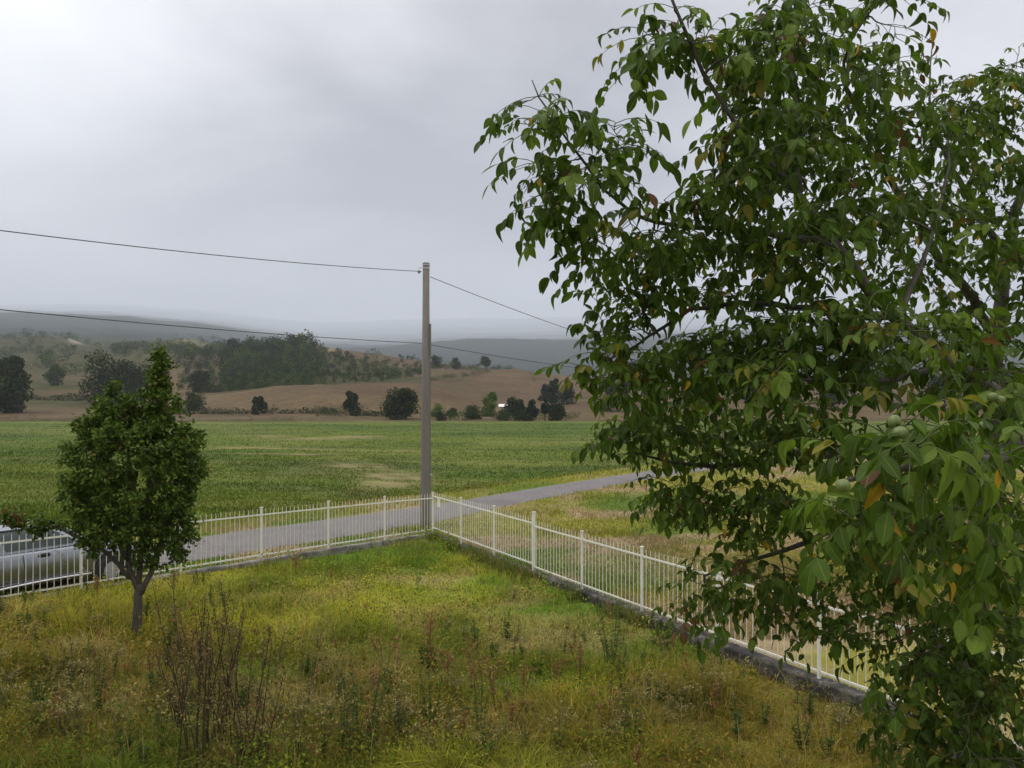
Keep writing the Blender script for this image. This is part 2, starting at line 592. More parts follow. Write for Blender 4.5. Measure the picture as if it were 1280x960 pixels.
# ------------------------------------------------------------------ hills (land beyond the field), set out as ridges at real distances
PXK = np.array([-700, -400, 0, 60, 110, 150, 200, 240, 265, 310, 345, 385, 400, 440, 460, 500, 530, 567, 600, 640, 660, 700, 711, 760, 900, 1200, 2000])
RIDGE = {
    160: [(0, 528), (2000, 528)],
    195: [(0, 519), (240, 519), (400, 518), (560, 520), (2000, 521)],
    250: [(-400, 500), (0, 501), (150, 501), (240, 500), (265, 493), (310, 488), (345, 482), (385, 479), (460, 479), (530, 479), (567, 490), (620, 500), (700, 506), (760, 503), (900, 500), (2000, 500)],
    300: [(-400, 488), (0, 490), (150, 490), (240, 490), (265, 491), (310, 488), (345, 484), (385, 482), (530, 482), (567, 484), (640, 488), (700, 494), (760, 492), (2000, 490)],
    380: [(-400, 472), (0, 474), (150, 475), (240, 472), (300, 469), (400, 468), (500, 470), (539, 470), (567, 466), (649, 464), (711, 472), (760, 480), (900, 485), (2000, 480)],
    430: [(-400, 468), (0, 468), (150, 468), (240, 463), (300, 459), (400, 455), (500, 464), (539, 469), (567, 467), (649, 466), (711, 475), (760, 482), (900, 486), (2000, 480)],
    520: [(-400, 450), (0, 455), (100, 452), (200, 446), (240, 443), (290, 444), (340, 441), (395, 431), (440, 437), (525, 449), (600, 459), (660, 466), (711, 476), (900, 487), (2000, 470)],
    620: [(-400, 440), (0, 446), (100, 444), (200, 440), (240, 437), (290, 444), (395, 440), (525, 458), (660, 470), (900, 488), (2000, 465)],
    800: [(-400, 418), (0, 426), (60, 419), (85, 423), (110, 432), (160, 434), (200, 427), (230, 424), (262, 429), (300, 440), (440, 450), (600, 470), (700, 478), (2000, 455)],
    1000: [(-400, 424), (0, 428), (110, 434), (230, 430), (300, 440), (440, 450), (600, 472), (700, 478), (2000, 460)],
    1400: [(-400, 412), (0, 415), (150, 419), (250, 428), (330, 440), (440, 448), (600, 462), (700, 464), (900, 460), (2000, 440)],
    2600: [(-400, 388), (0, 394), (150, 398), (250, 408), (330, 422), (400, 434), (500, 432), (600, 430), (700, 428), (900, 422), (2000, 400)],
    18000: [(-400, 376), (0, 380), (150, 382), (250, 388), (330, 396), (400, 403), (500, 400), (700, 397), (900, 394), (2000, 380)],
}
RD = np.array(sorted(RIDGE)); RDL = np.log(RD)


def hill_z(px, Y):
    px = np.asarray(px, float); Y = np.asarray(Y, float)
    px, Y = np.broadcast_arrays(px, Y)
    sh = px.shape; px = px.ravel(); Y = Y.ravel()
    tab = np.stack([np.interp(px, [a for a, _ in RIDGE[d]], [b for _, b in RIDGE[d]]) for d in RD], 0)
    L = np.log(Y)
    k = np.clip(np.searchsorted(RDL, L) - 1, 0, len(RD) - 2)
    t = np.clip((L - RDL[k]) / (RDL[k + 1] - RDL[k]), 0, 1)
    ts = np.where(k >= len(RD) - 3, (Y - RD[k]) / (RD[k + 1] - RD[k]), .5 * t + .5 * t * t * (3 - 2 * t))
    n = np.arange(len(px))
    py = tab[k, n] * (1 - ts) + tab[k + 1, n] * ts
    X = (px - 640) * Y / F
    z = CAMZ - (py - 503) * Y / F
    z += (N2.fbm(X * .012, Y * .012, 5) - .5) * np.clip((Y - 170) * .012, 0, 14) * 1.1
    z += (N1.fbm(X * .06, Y * .06, 3) - .5) * np.clip((Y - 170) * .02, 0, 2.2)
    z += (N3.fbm(X * .0013, Y * .0009, 4) - .5) * np.clip((Y - 1500) * .045, 0, 75)
    return z.reshape(sh)


def on_hill(px, Y):
    return np.array([(px - 640) * Y / F, Y, float(hill_z(px, Y))])


B_PLOW = np.array([.205, .15, .095]); B_DRY = np.array([.24, .18, .105]); B_PALE = np.array([.36, .30, .2]); H_GRN = np.array([.07, .085, .03]); H_SCR = np.array([.085, .095, .04])


def col_hill(px, Y):
    X = (px - 640) * Y / F
    py = np.array(503 - (hill_z(px, Y) - CAMZ) * F / Y)
    n = N1.fbm(X * .02, Y * .02, 5); n2 = N3.fbm(X * .05 + 4, Y * .05, 4); n3 = N4.fbm(X * .008 + 2, Y * .02, 4)
    col = lerp(B_PLOW, B_DRY, sstep(.4, .6, n3))
    col = lerp(col, B_PALE * .8, sstep(.56, .72, N2.fbm(X * .03, Y * .012, 4)) * .5)
    # strip of scrub and stubble by the field edge
    col = lerp(col, np.array([.14, .12, .06]), sstep(190, 172, Y) * sstep(.35, .6, n2) * .9)
    # the left side is rough pasture and scrub
    left = sstep(235, 150, px) * sstep(205, 240, Y)
    col = lerp(col, lerp(B_DRY * .75, np.array([.085, .11, .035]), sstep(.28, .5, n)), left * .75)
    # brown open slopes
    mid = sstep(255, 330, Y) * sstep(600, 520, px) * sstep(215, 290, px)
    col = lerp(col, lerp(H_GRN, B_DRY * .7, sstep(.48, .66, n)), mid * sstep(490, 430, Y) * .85)
    far = sstep(540, 640, Y)
    col = lerp(col, lerp(H_SCR, B_DRY * .6, sstep(.56, .75, n)), far * .9)
    pale = np.exp(-((px - 235) / 28) ** 2) * np.exp(-((Y - 770) / 45) ** 2)
    col = lerp(col, np.array([.34, .34, .20]), np.clip(pale * 1.3, 0, 1))
    cliff = np.exp(-((px - 92) / 9) ** 2) * np.exp(-((Y - 770) / 25) ** 2)
    col = lerp(col, np.array([.55, .5, .42]), np.clip(cliff * 1.5, 0, 1))
    pal2 = np.exp(-((px - 415) / 14) ** 2) * np.exp(-((Y - 505) / 18) ** 2)
    col = lerp(col, B_PALE * 1.1, np.clip(pal2 * 1.4, 0, 1))
    mount = sstep(1050, 1400, Y)
    return lerp(col * np.array([.50, .465, .42]), np.array([.022, .032, .03]), mount)


pxs = np.concatenate([np.arange(-620, -60, 14), np.arange(-60, 800, 2.5), np.arange(800, 1900, 14)])
yy = np.concatenate([np.geomspace(160, 1100, 230), np.geomspace(1130, 18000, 84)])
PX, YY = np.meshgrid(pxs, yy)
Zh = hill_z(PX, YY)
Zh[0] -= .6
v = np.stack([(PX - 640) * YY / F, YY, Zh], -1).reshape(-1, 3)
w = len(pxs)
i = np.arange(len(yy) - 1)[:, None] * w + np.arange(w - 1)[None]
mb = MB(); mb.add(v, np.stack([i, i + 1, i + w + 1, i + w], -1).reshape(-1, 4), col_hill(PX.ravel(), YY.ravel()))
tag(mb.build('hills', M['hill'], smooth=True), kind='structure')


# ------------------------------------------------------------------ frames for leaves
def frames(axis_, normal):
    y = axis_ / (np.linalg.norm(axis_, axis=1)[:, None] + 1e-9)
    z = normal - y * (normal * y).sum(1)[:, None]
    z /= np.linalg.norm(z, axis=1)[:, None] + 1e-9
    x = np.cross(y, z)
    return np.stack([x, y, z], -1)


def rand_dir(n):
    d = rng.normal(size=(n, 3))
    return d / np.linalg.norm(d, axis=1)[:, None]


# ------------------------------------------------------------------ distant trees
QUAD = np.array([[-.5, 0, 0], [0, -.45, .05], [.5, 0, 0], [.05, .5, .08]])


def crown(mb, base, H, W, n, cols, lobes=7, low=.18, leaf=.055, conic=0., r=rng):
    """leaf clumps filling an uneven crown H high, W wide, standing on base"""
    base = np.asarray(base, float)
    cs = []; rs = []
    for k in range(lobes):
        a = r.random() * 2 * PI; q = r.random() ** .6 * .33 * W
        z = low * H + (.10 + .70 * r.random()) * (1 - low) * H
        sh = 1 - .75 * max(0, (z / H - .45)) - conic * (z / H) * .8
        cs.append([math.cos(a) * q * sh, math.sin(a) * q * sh, z]); rs.append((.20 + .14 * r.random()) * W * max(.35, sh))
    cs.append([0, 0, low * H + .45 * (1 - low) * H]); rs.append(.34 * W * (1 - .4 * conic))
    cs = np.array(cs); rs = np.array(rs)
    k = r.integers(0, len(cs), n)
    d = r.normal(size=(n, 3)); d /= np.linalg.norm(d, axis=1)[:, None]
    rad = rs[k] * (r.random(n) ** .35)
    p = cs[k] + d * rad[:, None] * np.array([1, 1, .85 + .5 * conic])
    p[:, 2] = np.clip(p[:, 2], low * H * .5 + .12 * rs[k] * r.random(n), H * 1.02)
    nrm = d + .7 * r.normal(size=(n, 3)) + np.array([0, 0, .4])
    R = frames(r.normal(size=(n, 3)), nrm)
    c = np.asarray(cols)[r.integers(0, len(cols), n)] * (.75 + .5 * r.random(n))[:, None]
    mb.inst(QUAD, [np.array([0, 1, 2, 3])], p + base, R, leaf * H * (.6 + .9 * r.random(n)), c)


def far_trunk(H, W, low):
    mb = MB()
    mb.tube([(0, 0, -1.2), (0, 0, .1 * H), (.01 * H, .01 * H, .4 * H), (.02 * H, 0, .62 * H)], [.035 * H, .028 * H, .02 * H, .008 * H], 6)
    for k in range(4):
        a = k * 1.6 + .4
        mb.tube([(0, 0, (.2 + .06 * k) * H), (math.cos(a) * .18 * W, math.sin(a) * .18 * W, (.38 + .08 * k) * H), (math.cos(a) * .3 * W, math.sin(a) * .3 * W, (.5 + .08 * k) * H)], [.015 * H, .01 * H, .004 * H], 5)
    return mb


DK = [(.022, .034, .013), (.032, .046, .016), (.018, .028, .012), (.042, .055, .02)]
MD = [(.040, .062, .018), (.052, .075, .022), (.032, .050, .016)]
LT = [(.10, .15, .03), (.13, .18, .04), (.08, .12, .03)]
DG = [(.02, .036, .02), (.026, .044, .024), (.015, .028, .017)]


def far_tree(name, label, cat, px, Y, H, W, cols, n, low=.15, leaf=.05, conic=0, lobes=7, group=None):
    b = on_hill(px, Y) if Y > 160 else np.array([(px - 640) * Y / F, Y, float(h_out((px - 640) * Y / F, Y))])
    t = empty(name, b - np.array([0, 0, .2]))
    r = np.random.default_rng(int(px * 7 + Y))
    mb = MB(); crown(mb, (0, 0, 0), H, W, int(n * 1.9), cols, lobes + 4, min(low, .03) if low < .2 else low, leaf * 1.12, conic, r)
    mb.build('crown', M['far_leaf'], t)
    far_trunk(H, W, low).build('trunk', M['farbark'], t, True)
    return tag(t, label, cat, group)


GT = 'trees at the far side of the field'
far_tree('broadleaf_tree', 'dark tall round tree cut off by the left edge of the photo', 'tree', 8, 205, 16, 14, DK, 2600, .08, .04, group=GT)
far_tree('broadleaf_tree', 'widest dark tree, standing behind the small garden tree', 'tree', 145, 245, 16, 20, DK, 3400, .06, .035, 0, 10, GT)
far_tree('broadleaf_tree', 'dark tree joined to the right flank of the widest dark tree', 'tree', 178, 255, 12, 14, DK, 1800, .06, .045, 0, 8, GT)
far_tree('round_tree', 'dome-shaped dark tree just left of the utility pole at the field edge', 'tree', 499, 175, 7.4, 9.2, DK, 2200, .08, .05, 0, 9, GT)
far_tree('broadleaf_tree', 'slim dark tree in the hedgerow, next left of the dome-shaped tree', 'tree', 439, 190, 6.8, 5.6, DK, 1500, .05, .055, .35, 6, GT)
far_tree('broadleaf_tree', 'small dark pointed tree alone in the hedgerow below the brown hill', 'tree', 323, 193, 5.2, 4.6, DK, 1200, .04, .06, .3, 6, GT)
far_tree('broadleaf_tree', 'mid green tree alone on the pale pasture, left of the widest dark tree', 'tree', 69, 340, 10, 9.5, MD, 1200, .08, .055, .1, 7, GT)
far_tree('broadleaf_tree', 'dark tree at the left foot of the wooded ridge, right of the garden tree top', 'tree', 251, 300, 10.5, 10, DK, 1500, .06, .05, 0, 7, GT)
far_tree('bush', 'green bush close behind the right shoulder of the small garden tree', 'bush', 243, 215, 5.5, 8, MD, 1100, .02, .06, 0, 6)
far_tree('poplar_tree', 'light yellow-green tree above the dark shrubs right of the pole', 'tree', 613, 190, 7.0, 5.0, LT, 1400, .04, .055, .35, 6, GT)
far_tree('bush', 'light green low bush just right of the pole', 'bush', 548, 188, 3.4, 5.0, LT, 700, .02, .07, 0, 5)
far_tree('bush', 'small dark round bush near the pole at the edge of the field', 'bush', 551, 170, 2.2, 2.8, DK, 500, .02, .09, 0, 5)
far_tree('bush', 'mid green bush between the pole and the yellow-green tree', 'bush', 566, 194, 2.9, 3.6, MD, 500, .02, .09, 0, 5)
far_tree('bush', 'broad mid green bush at the left foot of the yellow-green tree', 'bush', 592, 176, 3.8, 5.6, MD, 900, .02, .07, 0, 6)
far_tree('bush', 'bush in front of the white roof among the dark shrubs', 'bush', 628, 171, 2.5, 4.6, MD, 700, .02, .08, 0, 5)
far_tree('broadleaf_tree', 'dark green leafy tree right of the white roof', 'tree', 645, 178, 5.6, 5.4, DK, 1300, .03, .055, 0, 7, GT)
far_tree('conifer_tree', 'dark pointed conifer in the middle of the shrub clump right of the pole', 'tree', 665, 172, 6.0, 3.6, DG, 1100, .03, .055, .7, 7, GT)
far_tree('conifer_tree', 'second dark pointed conifer, at the right of the shrub clump', 'tree', 681, 171, 5.6, 3.4, DG, 1100, .03, .055, .7, 7, GT)
far_tree('bush', 'dark rounded bush closing the right end of the shrub clump', 'bush', 697, 170, 4.0, 4.6, DK, 900, .02, .07, 0, 6)
far_tree('bush', 'low dark bush at the front foot of the shrub clump', 'bush', 655, 168, 2.8, 4.4, DK, 700, .02, .08, 0, 6)
far_tree('conifer_tree', 'tall blue-green conifer on the slope, nearest the walnut leaves', 'tree', 692, 262, 9.5, 6.5, DG, 1300, .05, .05, .5, 7, GT)
far_tree('conifer_tree', 'blue-green tree at the left end of the group on the slope', 'tree', 681, 268, 6.5, 6, DG, 900, .05, .06, .2, 7, GT)
far_tree('conifer_tree', 'blue-green tree low on the slope, half hidden by walnut leaves', 'tree', 708, 258, 8, 8, DG, 1100, .05, .055, .2, 7, GT)
far_tree('round_tree', 'small round tree on the hill crest just right of the pole', 'tree', 546, 490, 9, 9, DK, 800, .1, .06, 0, 6, GT)
far_tree('round_tree', 'second small round tree along the crest right of the pole', 'tree', 571, 490, 8, 7.5, DK, 800, .1, .06, 0, 6, GT)
far_tree('spreading_tree', 'lone tree with a spread top at the right end of the crest', 'tree', 607, 495, 9.5, 8.5, DK, 700, .35, .06, 0, 6, GT)
far_tree('broadleaf_tree', 'dark tallest crown at the left end of the wooded ridge', 'tree', 289, 500, 14, 11, DK, 1500, .1, .045, 0, 7, GT)
for k, (px, Y, H, W) in enumerate([(772, 215, 11, 12), (815, 240, 12, 13), (868, 225, 9, 12), (925, 255, 13, 13), (985, 235, 11, 13), (1040, 215, 10, 12), (1105, 240, 13, 14), (1180, 220, 12, 13), (1250, 230, 13, 14), (1330, 215, 12, 14)]):
    far_tree('broadleaf_tree', 'dark tree at the field edge glimpsed through the walnut leaves', 'tree', px, Y, H, W, DK, 900, .06, .055, group='trees behind the walnut')


def canopy_stuff(name, spots, cols_of):
    mb = MB()
    for px, Y, H, W, n in spots:
        crown(mb, on_hill(px, Y) - np.array([0, 0, .4]), H, W, n, np.array(cols_of(px, Y)) * rng.uniform(.5, 1.35) * np.array([1, 1.1, .75]), 5, .02, .075, rng.random() * .3)
    return tag(mb.build(name, M['far_leaf']), kind='stuff')


sp = []
for k in range(1300):
    px = rng.uniform(222, 530); Y = rng.uniform(300, 540)
    lo = np.interp(px, [222, 262, 300, 345, 400, 480, 530], [322, 300, 305, 308, 312, 335, 400])
    if Y < lo: continue
    if 392 < px < 440 and Y > 490: continue
    if px > 440 and Y > 470 and rng.random() < .85: continue
    if px < 285 and Y > 380 and rng.random() < .5: continue
    tall = np.interp(px, [222, 270, 290, 390, 410, 520], [6, 7, 10.5, 9.5, 5, 4.5]) * np.interp(Y, [300, 330, 420, 520], [.4, .5, .8, 1.1])
    H = tall * rng.uniform(.75, 1.2)
    sp.append((px, Y, H, H * rng.uniform(.8, 1.4), 170))
canopy_stuff('woodland', sp, lambda px, Y: [DK, DK, DK, MD, MD, DG, [(.075, .10, .028), (.06, .085, .025)]][rng.integers(0, 7)])
sp = []
for k in range(760):
    px = rng.uniform(-260, 285); Y = rng.uniform(430, 860)
    if N3(px * .03, Y * .012) < .30: continue
    H = rng.uniform(4, 10)
    sp.append((px, Y, H, H * rng.uniform(1, 1.8), 120))
for k in range(60):
    sp.append((rng.uniform(520, 640), rng.uniform(470, 500), rng.uniform(3, 5), rng.uniform(5, 9), 110))
for k in range(120):
    px = rng.uniform(525, 722); H = rng.uniform(1.0, 2.6)
    if N3(px * .05, 3.3) > .42: sp.append((px, rng.uniform(168, 190), H, H * rng.uniform(1.2, 2.2), 90))
for k in range(60):
    H = rng.uniform(.8, 1.8); sp.append((rng.uniform(-60, 430), rng.uniform(164, 172), H, H * rng.uniform(1.5, 3), 60))
for k in range(70):
    px = rng.uniform(520, 700); Y = rng.uniform(270, 440)
    if N2(px * .04, Y * .03) > .55:
        H = rng.uniform(1.2, 3); sp.append((px, Y, H, H * 1.8, 60))
for k in range(46):
    px = rng.uniform(395, 522); H = rng.uniform(1.2, 3.2)
    sp.append((px, rng.uniform(184, 194), H, H * rng.uniform(1.2, 2.4), 90))
for k in range(70):
    px = rng.uniform(532, 612); H = rng.uniform(1.5, 3.0)
    sp.append((px, 335 + (px - 532) * .35 + rng.uniform(-6, 6), H, H * 2, 70))
for k in range(60):
    px = rng.uniform(250, 420); H = rng.uniform(2, 4.5)
    sp.append((px, rng.uniform(288, 312), H, H * 1.8, 90))
canopy_stuff('scrub', sp, lambda px, Y: [MD, MD, [(.075, .10, .028), (.06, .085, .025)], DK, DK][rng.integers(0, 5)])


def hedge(name, label, p0, p1, H, n, cols):
    mb = MB()
    b = on_hill(*p0)
    for k in range(n):
        t_ = k / (n - 1)
        p = on_hill(p0[0] + (p1[0] - p0[0]) * t_, p0[1] + (p1[1] - p0[1]) * t_ + rng.uniform(-1, 1))
        h = H * rng.uniform(.6, 1.3)
        crown(mb, p - np.array([0, 0, .3]), h, h * 1.9, 130, cols, 4, 0, .14)
    o = mb.build(name, M['far_leaf'], origin=b)
    return tag(o, label, 'hedge', 'hedgerows beyond the field')


hedge('hedge', 'low dark hedgerow along the foot of the bare brown hill', (225, 200), (422, 197), 1.7, 34, DK)
hedge('hedge', 'dark hedgerow across the brown strips at the far left', (18, 256), (135, 262), 2.2, 22, DK + MD)
hedge('hedge', 'thin low hedge line at the field edge left of the dome-shaped tree', (455, 190), (480, 186), 1.6, 6, DK)

# small building in the shrubs
b = on_hill(632, 186)
sh = empty('shed', b)
tag(sh, 'small shed with a white roof, half hidden in the dark shrubs right of the pole', 'shed')
mb = MB(); mb.box((0, 0, 1.1), (2.8, 2.2, 2.8)); mb.build('wall', plain('shed_wall', (.3, .26, .2), .8), sh)
mb = MB()
mb.add([(-1.6, -1.3, 2.45), (1.6, -1.3, 2.45), (1.6, 1.3, 2.45), (-1.6, 1.3, 2.45), (-1.6, 0, 3.05), (1.6, 0, 3.05)],
       [np.array([[0, 1, 5, 4], [2, 3, 4, 5], [0, 3, 2, 1]]), np.array([[0, 4, 3], [1, 2, 5]])])
mb.build('roof', plain('white_roof', (.75, .74, .7), .6), sh)

# ------------------------------------------------------------------ fences, walls
def fence(name, label, wall_name, wall_label, U, n_posts, spacing, tall, lift, wmat, wt, pmat):
    U3 = np.array([U[0], U[1], 0.]); Np = np.array([-U[1], U[0], 0.])
    ax = np.array([U3, Np, [0, 0, 1.]])

    def base(t):
        p = C0 + U * t
        return np.array([p[0], p[1], float(h_out(*p)) + .07])
    fr = empty(name, base(0)); o0 = base(0)
    tag(fr, label, 'fence')
    tops = {}
    for k in range(n_posts):
        t_ = k * spacing
        b = base(t_) - o0
        big = k in tall
        h = 1.29 if big else 1.20
        s = .062 if big else .04
        if name and k == 0 and U is UR:
            continue
        mb = MB()
        mb.box(b + np.array([0, 0, (h + lift(k)) / 2 - .03]), (s, s, h + lift(k) + .06), ax)
        mb.box(b + np.array([0, 0, h + lift(k) + .012]), (s + .02, s + .02, .02), ax)
        mb.build('post', pmat, fr)
    for k in range(n_posts - 1):
        a = base(k * spacing) - o0; c = base((k + 1) * spacing) - o0
        lf = lift(k + .5)
        pn = MB(); n = int(round(spacing / .125))
        for j in range(1, n):
            q = a + (c - a) * (j / n) + np.array([0, 0, lf])
            if U is UR and k == 0 and j == 0: continue
            jx = rng.normal() * .007
            pn.tube([q + np.array([0, 0, .05]), q + U3 * jx + np.array([0, 0, 1.15]), q + U3 * jx + np.array([0, 0, 1.185])], [.007, .007, .003], 5)
        pan = pn.build('picket_panel', pmat, fr)
        for z, nm in ((.10, 'bottom_rail'), (1.04, 'top_rail')):
            mb = MB()
            d = c - a; L = np.linalg.norm(d); d = d / L
            up = np.array([0, 0, 1.]) - d * d[2]; up /= np.linalg.norm(up)
            mb.box((a + c) / 2 + np.array([0, 0, z + lf]), (L - .04, .022, .03), np.array([d, np.cross(up, d), up]))
            mb.build(nm, pmat, pan)
    # low wall under it
    mb = MB()
    ts = np.arange(-.1, (n_posts - 1) * spacing + .3, .25)
    pts = []
    for t_ in ts:
        b = base(t_); w_ = wt / 2
        jit = .025 * (N3(t_ * 2.2, 3) - .5); jz = .03 * (N2(t_ * 1.7, 9) - .5)
        for sgn, z in ((-1, -.75), (-1, -.02 + jz), (-.86, .002 + jz), (.86, .004 + jz * .5), (1, -.02), (1, -.75)):
            pts.append(b + Np * (sgn * (w_ + jit)) + np.array([0, 0, z]))
    n = len(ts); i = np.arange(n - 1)[:, None] * 6 + np.arange(5)[None]
    mb.add(np.array(pts), [np.stack([i, i + 1, i + 7, i + 6], -1).reshape(-1, 4), np.arange(6)[None], (np.arange(6)[::-1] + (n - 1) * 6)[None]])
    w = mb.build(wall_name, wmat, origin=base(0))
    tag(w, wall_label, 'wall')
    return fr, base


FL, base_l = fence('fence', 'white picket railing along the road, from the pole corner towards the parked car', 'low_wall', 'low grey kerb wall under the roadside white railing', UL, 11, 2.11, (), lambda k: 0.0, M['kerb'], .2, M['white'])
FR, base_r = fence('fence', 'white picket railing between the garden and the dry grass, running behind the walnut tree', 'low_wall', 'dark stained low wall under the white railing beside the dry grass', UR, 11, 2.05, (3, 6, 9), lambda k: .06 if k <= 3 else 0.0, M['wall'], .26, M['white'])

# little white plate hanging on the railing at the corner
p = base_r(.32) + np.array([0, 0, .93])
mb = MB(); ax = np.array([[UR[0], UR[1], 0], [-UR[1], UR[0], 0], [0, 0, 1.]])
mb.box((0, 0, 0), (.2, .012, .26), ax); mb.box((0, 0, .125), (.22, .02, .015), ax)
pl = mb.build('plate', M['sign']); pl.location = p + np.array([.05, .06, 0])
tag(pl, 'small white plate hung on the railing beside the corner post', 'plate')

# ------------------------------------------------------------------ utility pole and cables
pb = at(531.5, 660, 25.3); gz = float(h_out(pb[0], pb[1]))
pole = empty('utility_pole', (pb[0], pb[1], gz)); ptop = CAMZ + (503 - 331) * .0253 - gz
tag(pole, 'tall tapered concrete utility pole behind the fence corner', 'utility pole')
mb = MB(); mb.tube([(0, 0, -.3), (0, 0, .3), (.015, 0, ptop * .5), (.03, 0, ptop)], [.158, .155, .13, .104], 20); mb.build('shaft', M['pole'], pole, True)
mb = MB()
for z in (ptop - .14, ptop - .03):
    mb.tube([(.03, 0, z), (.03, 0, z + .045)], [.118, .118], 20)
mb.build('band', M['steel'], pole)
mb = MB(); mb.tube([(.03, 0, ptop + .0), (.03, 0, ptop + .05), (.03, 0, ptop + .07)], [.112, .112, .07], 20); mb.build('cap', M['pole'], pole)
mb = MB(); mb.tube([(-.09, -.05, ptop - .1), (-.17, -.06, ptop - .1), (-.19, -.06, ptop - .16), (-.19, -.06, ptop - .22)], [.012] * 4, 6); mb.build('bracket', M['steel'], pole)
mb = MB(); mb.tube([(-.19, -.06, ptop - .28), (-.19, -.06, ptop - .26), (-.19, -.06, ptop - .2), (-.19, -.06, ptop - .18)], [.03, .045, .045, .02], 10); mb.build('insulator', M['ins'], pole)
zc = CAMZ + (503 - 405) * .0253 - gz
mb = MB(); mb.tube([(.16, -.06, zc - 1.0), (.16, -.06, zc)], [.035, .035], 8); mb.tube([(.185, -.02, .1), (.165, -.03, zc - 1.0)], [.014, .014], 6); mb.build('conduit', M['pole'], pole)
mb = MB(); mb.box((.20, -.1, CAMZ - (593 - 503) * .0253 - gz), (.07, .05, .06)); mb.build('clip', M['steel'], pole)


def cable(label, a, b, sag, n=28, r=.011):
    a = np.asarray(a, float); b = np.asarray(b, float)
    s = np.linspace(0, 1, n)
    p = a + (b - a) * s[:, None]; p[:, 2] -= sag * 4 * s * (1 - s)
    mb = MB(); mb.tube(p - a, r, 6)
    o = mb.build('power_cable', M['wire'], smooth=True); o.location = a
    return tag(o, label, 'cable', 'overhead cables')


PX_ = np.array([pb[0] + .03, pb[1], gz])
hi = PX_ + np.array([-.14, -.06, ptop - .22]); hi2 = PX_ + np.array([.13, .0, ptop - .38])
lo = PX_ + np.array([-.15, 0, CAMZ + (503 - 429) * .0253 - gz]); lo2 = PX_ + np.array([.15, 0, CAMZ + (503 - 431) * .0253 - gz])
dir_l = np.array([UL[0], UL[1]])


def ext(px0, py0, Y0, src):
    """the point seen at px0,py0 and the same straight run carried on past the photo's edge"""
    q = at(px0, py0, Y0)
    return q, src + (q - src) * 1.8


q, e = ext(0, 288, 15.2, hi); e[2] += .30 * .988 * 1.8; cable('upper overhead cable running from the pole top to the left edge', hi, e, .30)
q, e = ext(0, 387, 15.2, lo); e[2] += .20 * .988 * 1.8; cable('lower overhead cable running from the pole to the left edge', lo, e, .20)
p2 = at(905, 0, 46); g2 = float(h_out(p2[0], p2[1])); 
pole2 = empty('utility_pole', (p2[0], p2[1], g2))
tag(pole2, 'shorter utility pole further along the road, hidden behind the walnut leaves', 'utility pole')
mb = MB(); mb.tube([(0, 0, -.3), (0, 0, 3), (0, 0, 5.9)], [.15, .13, .10], 12); mb.build('shaft', M['pole'], pole2, True)
T2 = np.array([p2[0], p2[1], g2])
cable('upper overhead cable dropping from the pole top behind the walnut tree', hi2, T2 + np.array([0, 0, 5.75]), .35)
cable('lower overhead cable running from the pole to the right', lo2, T2 + np.array([0, 0, 5.3]), .25)

